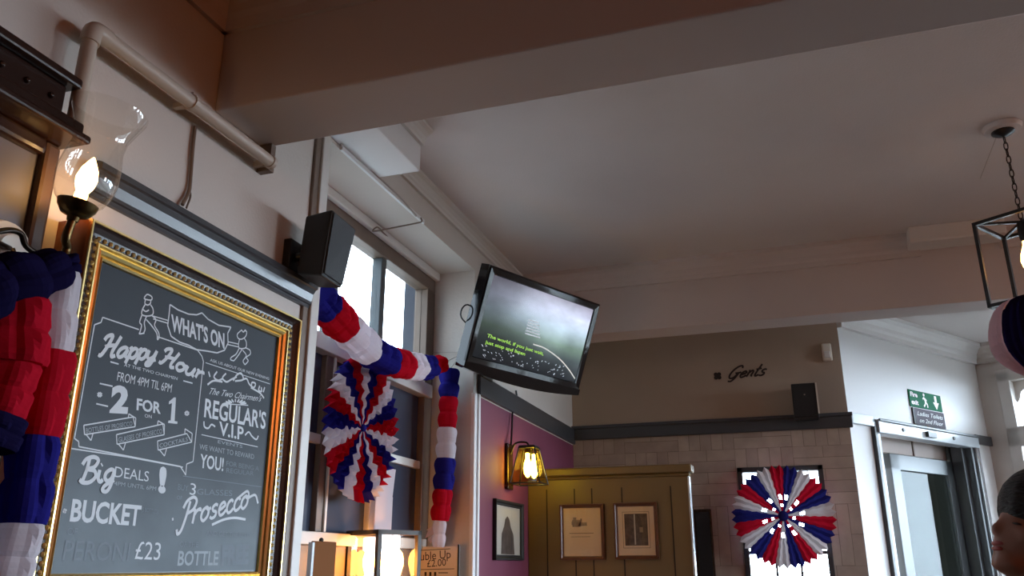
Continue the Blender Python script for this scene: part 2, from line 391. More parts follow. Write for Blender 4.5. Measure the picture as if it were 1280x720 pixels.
struct(MB().box((XL-.3, BY-.2, -.1), (RX+.5, 8.2, 0), M['floor']).build('floor'))
struct(MB().box((-40, -40, -.3), (40, 40, -.11), mat('pavement', (120, 118, 114), .9, vary=.2, scale=3)).build('ground'))
struct(MB().box((-1.9, BY-.2, CEIL), (RX+.3, 8.6, CEIL+.15), M['ceil']).build('ceiling'))

WT = .28
wl = MB()
wl.box((XL-WT, BY, 0), (XL, WY0, CEIL), M['wall'])
wl.box((XL-WT, WY0, SOF), (XL, WY1, CEIL), M['wall'])
wl.box((XL-WT, WY0, 0), (XL, WY1, SILL), M['wall'])
wl.box((XL-WT, WY1, Z(.88)), (XL, YG+.2, CEIL), M['wall'])
wl.box((XL-WT, WY1, 0), (XL, WY1+.05, Z(.88)), M['wall'])
wl.box((XL-WT, WY1+.05, 0), (XL, YG+.2, Z(.88)), M['purple'])
wl.box((XL, .9, Z(-1.0)), (XL+.002, WY0-.075, Z(.885)), M['paper'])
struct(wl.build('wall_left'))

# far wall with the small window
gx0, gx1, gz0, gz1 = -.392, .187, Z(-.35), Z(.667)
wg = MB()
for (a, b, c, d_, mm) in ((XL-WT, C0.x, Z(.97), CEIL, 'gents'), (XL-WT, gx0, 0, Z(.97), 'parquet'), (gx1, C0.x, 0, Z(.97), 'parquet'),
                          (gx0, gx1, gz1, Z(.97), 'parquet'), (gx0, gx1, 0, gz0, 'parquet')):
    wg.box((a, YG, c), (b, YG+.16, d_), M[mm])
struct(wg.build('wall_far'))

# diagonal wall with the street door
DH = .93
wd_ = MB()
dbox(wd_, 0, .28, -CAMZ, 1.79, -.16, 0, M['white'])
dbox(wd_, 1.74, KE+.2, -CAMZ, 1.79, -.16, 0, M['white'])
dbox(wd_, .28, 1.74, DH, 1.79, -.16, 0, M['white'])
struct(wd_.build('wall_entrance'))

# window wall beside the door
we = MB()
EW = ((.22, 1.30), (1.62, 2.70), (3.02, 4.10))
EL = 4.75
prev = 0
for a, b in EW:
    ebox(we, prev, a, -CAMZ, 1.79, -.2, 0, M['wall'])
    ebox(we, a, b, 1.50, 1.79, -.2, 0, M['wall']); ebox(we, a, b, -CAMZ, -.3, -.2, 0, M['wall'])
    prev = b
ebox(we, prev, EL, -CAMZ, 1.79, -.2, 0, M['wall'])
struct(we.build('wall_window'))
EC = on_e(EL, -CAMZ)
wr = MB()
RW = ((3.7, 4.9),)  # unseen window gap, added to throw daylight on the left and entrance walls
wr.box((EC.x-.01, BY, 0), (EC.x, 1.8, CEIL), M['panelwood'])
prev = BY
for a, b in RW:
    wr.box((EC.x, prev, 0), (EC.x+.2, a, CEIL), M['wall'])
    wr.box((EC.x, a, 0), (EC.x+.2, b, .9), M['wall']); wr.box((EC.x, a, 2.55), (EC.x+.2, b, CEIL), M['wall'])
    prev = b
wr.box((EC.x, prev, 0), (EC.x+.2, EC.y+.1, CEIL), M['wall'])
struct(wr.build('wall_right'))
struct(MB().box((XL-WT, BY-.2, 0), (EC.x+.2, BY, CEIL), M['panelwood']).build('wall_back'))
PE = lambda a, b: (on_e((a+b)/2, .6, -.15), -D)
for a, b in EW: portal(on_e((a+b)/2, .6, -.12), -D, UP, b-a, 1.8)
for a, b in RW: portal(V((EC.x+.12, (a+b)/2, 1.725)), V((-1, 0, 0)), UP, b-a, 1.65)
portal(V((XL-.20, 3.3, Z(1.18))), V((1, 0, 0)), UP, 1.5, .56)
portal(on_d(1.01, -.14, -.15), E, UP, 1.42, 2.1)
portal(V(((gx0+gx1)/2, YG+.14, Z(.16))), V((0, -1, 0)), UP, .56, 1.0)

# ceiling beams
NB0, NB1, NBZ = 1.874, 2.133, Z(1.343)
struct(MB().box((XL, NB0, NBZ), (EC.x, NB1, CEIL), M['beam']).build('trim_1', bevel=.006))
FB0, FB1, FBZ = 4.93, 5.14, Z(1.372)
struct(MB().box((XL, FB0, FBZ), (EC.x, FB1, CEIL), M['beam']).build('trim_2', bevel=.004))
def cornice(mb, A, B, N, w, h, m):
    """moulding along A-B under the ceiling, projecting along N"""
    A, B, N = V(A), V(B), V(N)
    pr = [(0, -h), (w*.28, -h), (w*.30, -h*.78), (w*.42, -h*.66), (w*.45, -h*.5), (w*.7, -h*.3), (w*.85, -h*.25), (w, -h*.2), (w, 0)]
    for i in range(len(pr)-1):
        a, b = pr[i], pr[i+1]
        p = [A+N*a[0]+UP*a[1], A+N*b[0]+UP*b[1], B+N*b[0]+UP*b[1], B+N*a[0]+UP*a[1]]
        mb.add(p, [(0, 1, 2, 3)], m)
    for P in (A, B):
        mb.add([P+N*q[0]+UP*q[1] for q in pr]+[P], [tuple(range(len(pr)+1))], m)
cz = CEIL
mb = MB(); cornice(mb, (XL, FB0, cz), (.80, FB0, cz), (0, -1, 0), .07, .13, M['beam'])
cornice(mb, (1.2, FB0, cz), (EC.x, FB0, cz), (0, -1, 0), .07, .13, M['beam'])
struct(mb.build('trim_3'))
# boxed-in section on the far beam
bx0, bx1 = .735, 1.21
struct(MB().box((bx0, FB0-.16, CEIL-.095), (bx1, FB0, CEIL), M['trimwhite']).build('trim_4', bevel=.008))
# bulkhead over the window and the cove round it
BK0, BK1, BKX = NB1, 2.93, -1.39
struct(MB().box((XL, BK0, SOF+.015), (BKX, BK1, CEIL), M['white']).build('trim_5', bevel=.004))
mb = MB(); cornice(mb, (BKX, BK0, cz), (BKX, BK1+.0, cz), (1, 0, 0), .055, .07, M['trimwhite'])
cornice(mb, (XL, BK1, cz), (XL, FB0, cz), (1, 0, 0), .055, .07, M['trimwhite'])
struct(mb.build('trim_6'))
mb = MB(); cornice(mb, on_d(.0, 1.79), on_d(KE, 1.79), E, .13, .15, M['white'])
cornice(mb, on_e(0, 1.79), on_e(EL, 1.79), -D, .13, .15, M['wall'])
struct(mb.build('trim_7'))
mb = MB(); cornice(mb, (XL, BY, cz), (XL, NB0, cz), (1, 0, 0), .06, .17, M['beam'])
cornice(mb, (XL+.0, NB0, cz), (EC.x, NB0, cz), (0, -1, 0), .06, .17, M['beam'])
struct(mb.build('trim_8'))

# picture rail: left wall, plum wall, far wall, and its return on the entrance wall
def rail_x(mb, y0, y1, m, z0=.885, z1=.985):
    pr = [(0, z0), (.014, z0), (.014, z0+.012), (.020, z0+.014), (.020, z0+.024), (.026, z0+.05), (.036, z1-.025), (.044, z1-.022), (.044, z1-.006), (.03, z1), (0, z1)]
    for i in range(len(pr)-1):
        a, b = pr[i], pr[i+1]
        mb.add([(XL+a[0], y0, Z(a[1])), (XL+b[0], y0, Z(b[1])), (XL+b[0], y1, Z(b[1])), (XL+a[0], y1, Z(a[1]))], [(0, 1, 2, 3)], m)
    for y in (y0, y1): mb.add([(XL+q[0], y, Z(q[1])) for q in pr], [tuple(range(len(pr)))], m)
mb = MB(); rail_x(mb, 1.45, WY0-.03, M['rail'], .872, .962); struct(mb.build('trim_9'))
mb = MB(); mb.box((XL, WY1+.06, Z(.885)), (XL+.02, YG, Z(1.0)), M['rail'])
mb.box((XL, YG-.03, Z(.915)), (C0.x+.02, YG, Z(1.02)), M['rail'])
mb.box((XL, YG-.045, Z(.995)), (C0.x+.025, YG, Z(1.02)), M['rail'])
struct(mb.build('trim_10', bevel=.004))
mb = MB(); dbox(mb, .0, .28, .945, 1.02, 0, .03, M['frameblue']); dbox(mb, 1.76, KE, .945, 1.02, 0, .03, M['rail'])
struct(mb.build('trim_11', bevel=.004))
# vertical trims at the recess edges
mb = MB(); mb.box((XL-.01, WY0-.065, SILL-.3), (XL+.012, WY0-.002, SOF), M['brownwood'])  # brown strip: shade on the trim's face, put into its colour
mb.box((XL-.10, WY0-.03, SILL-.3), (XL+.022, WY0+.022, SOF), M['trimwhite'])
struct(mb.build('trim_12', bevel=.004))
mb = MB(); mb.box((XL-.01, WY1-.008, SILL-.3), (XL+.014, WY1+.03, Z(.885)), M['white'])
mb.box((XL-.01, WY1+.035, SILL-.3), (XL+.022, WY1+.062, Z(.885)), M['white'])
struct(mb.build('trim_13', bevel=.005))

# ---- window in the left wall
XW = -1.87
wn = struct_empty('window_1', (XW, 3.3, SILL))
FM = M['brownwood']
f = MB()
TOP, TR0, TR1, MID, BOT = Z(1.47), Z(.86), Z(.93), Z(.50), Z(.13)
f.box((XW-.05, WY0, TOP), (XW+.03, WY1, SOF), FM)
f.box((XW-.05, WY0, SILL), (XW+.03, 2.66, TOP), FM); f.box((XW-.05, 4.04, SILL), (XW+.03, WY1, TOP), FM)
f.box((XW-.05, 2.6, TR0), (XW+.05, 4.1, TR1), M['trimwhite'])
f.box((XW-.05, 2.6, BOT-.05), (XW+.04, 4.1, BOT), M['trimwhite'])
f.box((XW-.04, 2.6, SILL), (XW+.02, 4.1, BOT-.05), FM)
for y in (3.085, 3.535): 
    f.box((XW-.04, y-.025, TR1), (XW+.015, y+.025, TOP), M['lobbygrey'])
    f.box((XW-.04, y-.035, BOT), (XW+.02, y+.035, TR0), M['trimwhite'] if y > 3.2 else FM)
f.box((XW-.03, 3.55, MID-.02), (XW+.015, 4.06, MID+.02), M['trimwhite'])
f.box((XW-.03, 2.62, MID-.02), (XW+.015, 3.10, MID+.02), M['trimwhite'])
f.box((XW+.02, 3.10, BOT), (XW+.03, 3.118, TR0), M['trimwhite'])
struct(f.build('frame', wn, bevel=.004))
ys = (2.66, 3.06, 3.11, 3.51, 3.56, 4.04)
for a, b in ((2.66, 3.06), (3.11, 3.51), (3.56, 4.04)):
    struct(MB().box((XW-.012, a, TR1), (XW-.006, b, TOP), M['pane']).build('pane', wn))
for a, b, c, d_ in ((2.66, 3.05, BOT, TR0), (3.12, 3.50, BOT, TR0), (3.57, 4.04, BOT, MID-.02), (3.57, 4.04, MID+.02, TR0)):
    struct(MB().box((XW-.012, a, c), (XW-.006, b, d_), M['darkpane']).build('pane', wn))
mb = MB().box((XW+.02, WY0+.02, SILL-.03), (XL+.05, WY1-.01, SILL), M['trimwhite']); struct(mb.build('window_sill', wn, bevel=.006))
mb = MB(); mb.box((XW+.03, WY0+.03, SOF-.045), (XW+.06, WY1, SOF-.0), M['trimwhite']); struct(mb.build('window_trim', wn, bevel=.006))
struct(MB().box((-1.995, 4.06, 0), (-1.925, 4.9, 4.5), M['ext']).build('exterior_pier'))

# ---- small window in the far wall
w2 = struct_empty('window_2', ((gx0+gx1)/2, YG, gz0))
f = MB(); fw = .035
for a, b, c, d_ in ((gx0, gx0+fw, gz0, gz1), (gx1-fw, gx1, gz0, gz1), (gx0, gx1, gz1-fw, gz1), (gx0, gx1, gz0, gz0+fw)):
    f.box((a, YG-.012, c), (b, YG+.08, d_), M['darkjamb'])
gt = Z(.085)
f.box((gx0, YG+.02, gt-.012), (gx1, YG+.05, gt+.012), M['darkjamb'])
gw = gx1-gx0
for t in (.36, .64): f.box((gx0+gw*t-.008, YG+.02, gz0), (gx0+gw*t+.008, YG+.05, gt), M['darkjamb'])
struct(f.build('frame', w2, bevel=.003))
for a, b, c, d_ in ((gx0, gx1, gt, gz1), (gx0, gx0+gw*.36, gz0, gt), (gx0+gw*.36, gx0+gw*.64, gz0, gt), (gx0+gw*.64, gx1, gz0, gt)):
    struct(MB().box((a, YG+.032, c), (b, YG+.038, d_), M['pane']).build('pane', w2))

# ---- windows beside the door
for i, (a, b) in enumerate(EW):
    wn3 = struct_empty('window_%d' % (i+3), on_e((a+b)/2, -.3))
    f = MB()
    for s0, s1, z0, z1 in ((a-.06, a+.035, -.34, 1.54), (b-.035, b+.06, -.34, 1.54), (a-.06, b+.06, 1.46, 1.56), (a-.06, b+.06, .92, 1.08), (a-.06, b+.06, -.36, -.27), ((a+b)/2-.03, (a+b)/2+.03, -.3, 1.5)):
        ebox(f, s0, s1, z0, z1, -.12, .02, M['trimwhite'])
    struct(f.build('frame', wn3, bevel=.006))
    for s0, s1 in ((a, (a+b)/2), ((a+b)/2, b)):
        for z0, z1 in ((-.3, .92), (1.08, 1.5)):
            mb = MB(); ebox(mb, s0, s1, z0, z1, -.07, -.064, M['pane']); struct(mb.build('pane', wn3))
    # curved shoulders in the upper lights
    mb = MB()
    for s0, sg in ((a+.03, 1), (b-.03, -1)):
        P = [on_e(s0, 1.47, -.06), on_e(s0, 1.28, -.06), on_e(s0+sg*.03, 1.31, -.06), on_e(s0+sg*.05, 1.37, -.06), on_e(s0+sg*.10, 1.40, -.06), on_e(s0+sg*.12, 1.47, -.06)]
        mb.add(P+[p+D*.02 for p in P], [(0, 1, 2, 3, 4, 5), (11, 10, 9, 8, 7, 6)]+[(k, (k+1) % 6, 6+(k+1) % 6, 6+k) for k in range(6)], M['trimwhite'])
    struct(mb.build('window_shoulder', wn3))

# ---- street door: frame, and inside it the inner leaf
dr = struct_empty('door_1', on_d(1.0, -CAMZ))
f = MB()
dbox(f, .262, .30, -CAMZ, 1.0, -.02, .03, M['darkjamb']); dbox(f, .30, .345, -CAMZ, .93, -.10, .02, M['frameblue'])
dbox(f, .30, 1.76, .905, 1.0, -.06, .045, M['frameblue']); dbox(f, .30, 1.76, .985, 1.005, .045, .06, M['lobbygrey'])
dbox(f, 1.70, 1.76, -CAMZ, 1.0, -.02, .04, M['chrome']); dbox(f, 1.66, 1.70, -CAMZ, .92, -.10, .02, M['lobbygrey'])
dbox(f, 1.60, 1.66, -CAMZ, .92, -.12, -.03, M['darkjamb'])
struct(f.build('door_frame', dr, bevel=.005))
f = MB()
for s in (.62, 1.35): f.lathe(on_d(s, .95, .045), E, [(.0, .008), (.014, .008), (.014, 0)], M['darkjamb'], 12)
dbox(f, .93, 1.05, .925, .965, .045, .07, M['darkjamb'])
struct(f.build('door_closer', dr))
lf = MB(); LI = -.13
def dpix(x, y): p = at_plane(x, y, on_d(0, 0, LI), E); return (p-C0).dot(D), p.z-CAMZ
(l0, lt), (l1, lt1) = dpix(1113, 577), dpix(1190, 567); lt = (lt+lt1)/2
for s0, s1, z0, z1 in ((l0, l0+.13, -CAMZ, lt), (l1-.12, l1, -CAMZ, lt), (l0, l1, lt-.12, lt), (l0, l1, -CAMZ, -.9)):
    dbox(lf, s0, s1, z0, z1, LI-.05, LI, M['lobbygrey'])
struct(lf.build('door_leaf', dr, bevel=.005))
gl = MB(); dbox(gl, l0+.13, l1-.12, -.9, lt-.12, LI-.028, LI-.022, M['smoked']); struct(gl.build('door_glass', dr))
# lobby behind the leaf
lb = MB()
dbox(lb, l0-.02, 2.3, lt+.015, 1.5, LI-.10, LI-.06, M['beam']); dbox(lb, l0+.45, l0+.465, lt+.015, 1.1, LI-.06, LI-.05, M['brownwood'])
dbox(lb, l1+.02, l1+.10, -CAMZ, 1.3, -.75, -.165, M['lobbydark']); dbox(lb, l0+.35, l1+.1, -CAMZ, 1.3, -.80, -.75, M['lobbydark'])
dbox(lb, l0-.02, l1+.1, 1.3, 1.4, -.8, -.165, M['lobbydark'])
struct(lb.build('wall_lobby'))

# ================================================================== OBJECTS
NX = V((1, 0, 0))
# ---- chalkboard in a gilt frame
XB = -1.535                                   # face of the board
def bp(x, y): return at_x(x, y, XB)
TL, TR, BL, BR = bp(125, 326.3), bp(348, 422), bp(58.7, 717.5), bp(318.7, 716)
by0, by1 = (TL.y+BL.y)/2, (TR.y+BR.y)/2; bz1, bz0 = (TL.z+TR.z)/2, (BL.z+BR.z)/2
bc = V((XB, (by0+by1)/2, (bz0+bz1)/2)); bw, bh = by1-by0, bz1-bz0
board = thing('chalkboard', (XL, bc.y, bz0-.08), 'big chalkboard in a gilt frame listing drink offers under a WHAT\'S ON shield', 'chalkboard')
MB().box((XL+.004, by0-.02, bz0-.02), (XB, by1+.02, bz1+.02), M['chalkboard']).build('board_panel', board)
FW = .032
mb = MB()
prof = [(-.002, .0), (-.001, .008), (.004, .012), (.008, .009), (.012, .014), (.018, .019), (.023, .016), (.027, .022), (.031, .022), (.034, .017)]
frame_sweep(mb, bc, (0, 1, 0), (0, 0, 1), (1, 0, 0), bw, bh, prof, lambda i, k: M['goldhi'] if i in (1, 4, 5, 7) else M['gold'])
mb.build('gilt_moulding', board)
mb = MB()
prof = [(.034, .017), (.036, .018), (.050, .022), (.062, .030), (.068, .036)]
frame_sweep(mb, bc, (0, 1, 0), (0, 0, 1), (1, 0, 0), bw, bh, prof, lambda i, k: M['darkbrown'])
frame_sweep(mb, bc, (0, 1, 0), (0, 0, 1), (1, 0, 0), bw, bh, [(.074, .036), (.078, .030), (.078, XL-XB+.003)], lambda i, k: M['coppery'])  # side coloured coppery for the sconce's glow on its dark wood
mb.build('outer_moulding', board)
mb = MB()
frame_sweep(mb, bc, (0, 1, 0), (0, 0, 1), (1, 0, 0), bw, bh, [(.068, .036), (.069, .039), (.073, .039), (.074, .036)], lambda i, k: M['goldhi'])
mb.build('edge_fillet', board)
mb = MB(); o_ = .041
def beads(a, b, n):
    for i in range(n):
        p = V(a).lerp(V(b), (i+.5)/n); mb.ball(p, .0055, M['goldhi'], 6, 4, (1, 1.1, 1.1))
y0, y1, z0, z1 = by0-o_, by1+o_, bz0-o_, bz1+o_; xx = XB+.020
beads((xx, y0, z1), (xx, y1, z1), 44); beads((xx, y0, z0), (xx, y1, z0), 44); beads((xx, y0, z0), (xx, y0, z1), 44); beads((xx, y1, z0), (xx, y1, z1), 44)
mb.build('beading', board)

def zA(x, y): return bp(100+x/4.5, 340+y/4.5)
def zB(x, y): return bp(60+x/3, 480+y/3)
CH, CD, CFa = M['chalk'], M['chalkdim'], M['chalkfaint']
def T(mb, s, f, a, b, c, m=None, bold=0, shear=0): text_on(mb, s, f(*a), f(*b), f(*c), NX, m or CH, bold=bold, shear=shear)
def L(mb, f, pts, wd=.0035, m=None, smooth=False, closed=False): line_on(mb, [f(*p) for p in pts], wd, NX, m or CH, smooth=smooth, closed=closed)
# heading with shield and two striding outline figures
mb = MB()
T(mb, "WHAT'S ON", zA, (512, 328), (812, 430), (512, 238), bold=.03)
L(mb, zA, [(505, 183), (550, 213), (610, 237), (655, 241), (685, 230), (720, 266), (780, 300), (848, 310), (830, 345), (832, 400), (812, 440), (770, 455), (715, 445), (655, 437), (610, 412), (560, 395), (512, 362), (492, 300), (500, 240)], .004, closed=True)
for dy in (0, 16):
    L(mb, zA, [(410, 248+dy), (492, 272+dy)], .003); L(mb, zA, [(830, 392+dy), (892, 406+dy)], .003)
def fig(pts_list):
    for p in pts_list: L(mb, zA, p, .0036, smooth=True)
fig([[(362, 140), (378, 126), (402, 140), (398, 158), (362, 152), (362, 140)], [(366, 156), (364, 178), (380, 186), (394, 176), (396, 158)],
     [(364, 184), (350, 210), (346, 238), (372, 248), (406, 240), (408, 208), (394, 184)], [(352, 210), (368, 222), (386, 214)],
     [(346, 244), (334, 282), (344, 300), (336, 336), (332, 348), (360, 344)], [(372, 250), (360, 285), (364, 320), (356, 344)],
     [(372, 268), (400, 300), (430, 345), (434, 380), (444, 368)], [(404, 246), (426, 268), (418, 300), (440, 340), (444, 366)]])
fig([[(908, 326), (884, 350), (888, 372), (908, 378), (930, 362), (936, 338), (926, 330)], [(908, 326), (918, 338), (928, 326), (936, 338)],
     [(896, 378), (890, 410), (898, 430), (930, 426), (934, 396), (922, 372)],
     [(894, 430), (876, 462), (850, 480), (846, 494), (864, 500)], [(912, 432), (888, 470), (864, 500)],
     [(914, 440), (934, 470), (916, 500), (926, 522)], [(930, 426), (954, 440), (956, 462), (934, 480), (944, 500), (926, 522)]])
mb.build('chalk_lettering', board)
# happy hour panel
mb = MB()
script_on(mb, 'Happy', zA(98, 468), zA(420, 500), zA(122, 348), NX, CH, .0095)
script_on(mb, 'Hour', zA(440, 506), zA(680, 610), zA(462, 412), NX, CH, .0095)
T(mb, 'AT THE TWO CHAIRMEN', zA, (246, 530), (546, 608), (249, 513))
L(mb, zA, [(170, 505), (216, 518)]); L(mb, zA, [(580, 612), (632, 626)])
T(mb, 'FROM 4PM TIL 6PM', zA, (206, 610), (512, 678), (214, 560))
T(mb, '2', zB, (230, 102), (298, 106), (240, 8), bold=.05); T(mb, 'FOR', zB, (331, 96), (422, 111), (333, 54), bold=.03)
T(mb, 'ON', zB, (362, 125), (388, 129), (362, 112)); mb.add([zB(x, y)+NX*.0007 for x, y in ((449, 146), (451, 137), (459, 137), (464, 72), (452, 76), (453, 66), (472, 50), (479, 51), (474, 139), (485, 141), (484, 150))], [tuple(range(10, -1, -1))], CH)
for x, y in ((193, 40), (520, 110)): L(mb, zB, [(x-8, y), (x, y-7), (x+8, y), (x, y+7)], .006, closed=True)
L(mb, zB, [(180, 74), (224, 84)]); L(mb, zA, [(110, 627), (182, 643)])
px = lambda x, y: bp(x, y)
L(mb, px, [(120+53.3, 412), (128, 396.7), (126, 403), (117.8, 406), (92.7, 548), (98, 552), (98.3, 558.3), (225, 583), (229, 589), (232, 594)], .0032)
L(mb, px, [(197, 421), (246.7, 437.8), (252.2, 445.5), (254, 452), (241, 577), (233, 580), (231.7, 594)], .0032)
for q, tl, tx in (([(133, 155), (318, 124), (326, 160), (136, 190)], [(300, 127), (302, 112), (328, 128), (326, 160)], ('BOTTLES OF PROSECCO', (142, 184), (316, 156), (141, 166))),
                  ([(256, 190), (430, 150), (435, 190), (258, 226)], [(410, 154), (412, 138), (436, 152), (435, 190)], ('GLASSES OF PROSECCO', (264, 219), (428, 185), (263, 200))),
                  ([(410, 214), (520, 186), (538, 218), (412, 248)], [(512, 188), (513, 168), (540, 186), (538, 218)], ('COCKTAILS', (418, 240), (524, 214), (417, 224)))):
    L(mb, zB, q, .003, closed=True); L(mb, zB, tl, .003)
    L(mb, zB, [(q[3][0]+6, q[3][1]), (q[3][0]+24, q[3][1]+22), (q[3][0]+32, q[3][1]-6)], .003)
    T(mb, tx[0], zB, tx[1], tx[2], tx[3], CD)
mb.build('chalk_lettering', board)
# regulars column
mb = MB()
T(mb, 'ASK US ABOUT OUR NEW EVENING', zA, (730, 502), (1062, 608), (732, 486)); L(mb, zA, [(705, 510), (1068, 630)], .0022)
for c in ([(722, 560), (730, 590)], [(770, 560), (752, 590), (775, 610), (800, 600)], [(820, 570), (800, 596), (822, 618), (850, 604), (880, 590)],
          [(860, 612), (880, 580), (905, 570), (915, 605), (870, 614)], [(905, 610), (935, 600), (950, 630), (975, 650), (985, 628), (965, 622), (962, 648)],
          [(1010, 640), (1004, 664), (1020, 672), (1018, 648)], [(1038, 648), (1030, 676)], [(716, 634), (750, 612), (800, 618)], [(960, 650), (1010, 680), (1034, 710)]):
    L(mb, zA, c, .0055, smooth=True)
T(mb, "The Two Chairmen's", zB, (604, 38), (798, 66), (610, 14), shear=.4)
for k in range(9):
    t = PI*(k+.5)/9; L(mb, zB, [(702-20*math.cos(t), 76-8*math.sin(t)), (702-42*math.cos(t), 76-20*math.sin(t))], .005)
L(mb, zB, [(656, 74), (750, 80)], .003)
T(mb, "REGULAR'S", zB, (584, 122), (814, 168), (590, 54), bold=.02)
T(mb, 'V.I.P', zB, (640, 190), (732, 210), (642, 140), bold=.02)
L(mb, zB, [(584, 140), (586, 160), (600, 166), (612, 152), (626, 160)], .005, smooth=True); L(mb, zB, [(738, 192), (752, 180), (764, 196), (780, 208), (788, 194)], .005, smooth=True)
L(mb, zB, [(575, 190), (786, 236)], .0025)
T(mb, 'EVENTS', zB, (636, 222), (728, 240), (637, 210), CD)
T(mb, 'WE WANT TO REWARD', zB, (567, 244), (772, 282), (568, 224), CD)
T(mb, 'YOU!', zB, (568, 312), (656, 326), (572, 262), bold=.02)
T(mb, 'FOR BEING A', zB, (668, 306), (790, 326), (669, 288), CFa); T(mb, 'REGULAR', zB, (668, 332), (770, 344), (669, 314), CFa)
mb.build('chalk_lettering', board)
# deals
mb = MB()
L(mb, zB, [(80, 241), (300, 274), (505, 312)], .003); L(mb, zB, [(505, 345), (800, 386)], .002, CFa)
script_on(mb, 'Big', zB(112, 372), zB(246, 366), zB(116, 276), NX, CH, .0095)
T(mb, 'DEALS', zB, (248, 348), (376, 366), (252, 308)); T(mb, '4PM UNTIL 6PM', zB, (247, 380), (404, 400), (249, 364), CD)
T(mb, '!', zB, (412, 400), (440, 404), (418, 314), bold=.06)
T(mb, 'BUCKET', zB, (80, 512), (342, 530), (92, 432), bold=.03); L(mb, zB, [(58, 474), (64, 470), (66, 478), (60, 482)], .006, closed=True)
T(mb, '(5 BOTTLES)', zB, (350, 478), (412, 486), (351, 462), CFa)
T(mb, 'OF', zB, (70, 566), (108, 568), (74, 538), CFa); T(mb, 'PERONI', zB, (52, 660), (300, 664), (66, 584), CFa)
T(mb, '£23', zB, (324, 656), (418, 660), (332, 588))
mb.build('chalk_lettering', board)
mb = MB()
T(mb, 'BUY', zB, (486, 396), (524, 402), (488, 374), CFa); T(mb, '3', zB, (530, 414), (552, 418), (534, 370)); T(mb, 'GLASSES', zB, (558, 414), (690, 420), (559, 392), CFa)
T(mb, 'OF', zB, (482, 432), (502, 434), (483, 418), CFa)
script_on(mb, 'Prosecco', zB(492, 540), zB(748, 462), zB(500, 438), NX, CH, .0085)
L(mb, zB, [(715, 425), (745, 402), (752, 416), (745, 430), (775, 416), (786, 448)], .0075, smooth=True)
L(mb, zB, [(614, 528), (660, 508), (700, 502), (740, 508)], .007, smooth=True)
L(mb, zB, [(464, 508), (470, 506)], .007)
T(mb, 'AND GET THE REST', zB, (592, 568), (752, 576), (594, 550), CFa); T(mb, 'OF THE', zB, (492, 610), (562, 612), (494, 590), CFa)
T(mb, 'BOTTLE', zB, (484, 680), (636, 678), (490, 626), CD, bold=.02); T(mb, 'FREE', zB, (648, 676), (750, 670), (652, 606), CFa, bold=.05)
L(mb, zB, [(0, 714), (770, 700)], .003, CD)
mb.build('chalk_lettering', board)

# ---- dark framed mirror at the far left, with its cornice
t = thing('wall_panel', (XL, .95, Z(.3)), 'slate grey wall panel in a dark wooden surround with deep cornice, beside the brass lamp', 'panel')
my0, my1 = .35, 1.335
mb = MB()
for z0, z1, p in ((.955, .985, .10), (.935, .955, .115), (1.075, 1.10, .085), (.985, 1.075, .06)):
    mb.box((XL, my0-p*.4, Z(z0)), (XL+p, my1-.085+p*.8, Z(z1)), M['darkbrown'])
mb.build('cornice', t, bevel=.006)
mb = MB(); mb.box((XL, my1-.045, Z(-.6)), (XL+.04, my1-.002, Z(.935)), M['stilewood']); mb.build('stile', t, bevel=.01)
mb = MB(); mb.box((XL, my0, Z(-.6)), (XL+.04, my0+.045, Z(.935)), M['stilewood']); mb.build('stile', t, bevel=.01)
mb = MB(); mb.box((XL, my0+.045, Z(.895)), (XL+.045, my1-.045, Z(.935)), M['darkbrown']); mb.build('top_rail', t, bevel=.01)
mb = MB(); mb.box((XL, my0+.04, Z(-.6)), (XL+.02, my1-.04, Z(.90)), M['bluepanel']); mb.build('slate_panel', t)
for k in range(14): MB().ball((XL+.062, my0+.05+k*.066, Z(1.03)), .008, M['darkbrown'], 8, 6).build('carved_stud', t, smooth=True)

# ---- painted pipe under the near beam
SX = XL+.062; k_ = (1.6-.062)/1.6
P0 = at_x(115, 36, SX); P1 = at_x(339, 202, SX); zp = (P0.z+P1.z)/2; P0.z = zp; P1.z = zp
PB = at_x(88, 137, SX)
t = thing('wall_pipe', (XL, P0.y, zp), 'cream painted pipe running along the wall to the near beam, bending down by the mirror', 'pipe')
R_ = .0205
MB().tube([P0+V((0, .03, 0)), P1], R_, M['pipe'], 14).build('straight_pipe', t, smooth=True)
MB().tube([P0+V((0, 0, -.03)), V((P0.x, P0.y, PB.z-.03))], R_*.92, M['pipe'], 14).build('down_pipe', t, smooth=True)
el = [P0+V((0, 0, -.045)), P0+V((0, .002, -.018)), P0+V((0, .010, -.004)), P0+V((0, .026, 0)), P0+V((0, .05, 0))]
mb = MB().tube(cr(el, 5), R_*1.15, M['pipe'], 14); mb.build('elbow', t, smooth=True)
MB().tube([P1-V((0, .012, 0)), P1+V((0, .004, 0))], R_*1.15, M['pipe'], 14).build('end_cap', t, smooth=True)
PM = at_x(240, 132, SX); PM.z = zp
mb = MB().tube([PM-V((0, .008, 0)), PM+V((0, .008, 0))], R_*1.22, M['pipe'], 14)
mb.box((XL, PM.y-.008, zp-.008), (SX, PM.y+.008, zp+.008), M['pipe']); mb.box((SX-.006, PM.y-.007, zp), (SX+.006, PM.y+.007, zp+R_+.012), M['pipe'])
mb.build('pipe_clip', t)
mb = MB(); mb.box((XL, P1.y+.01, zp-.02), (XL+.05, P1.y+.035, NBZ), M['brownwood']); mb.box((XL, P1.y-.01, zp-.01), (SX, P1.y+.004, zp+.01), M['pipe']); mb.build('bracket', t)
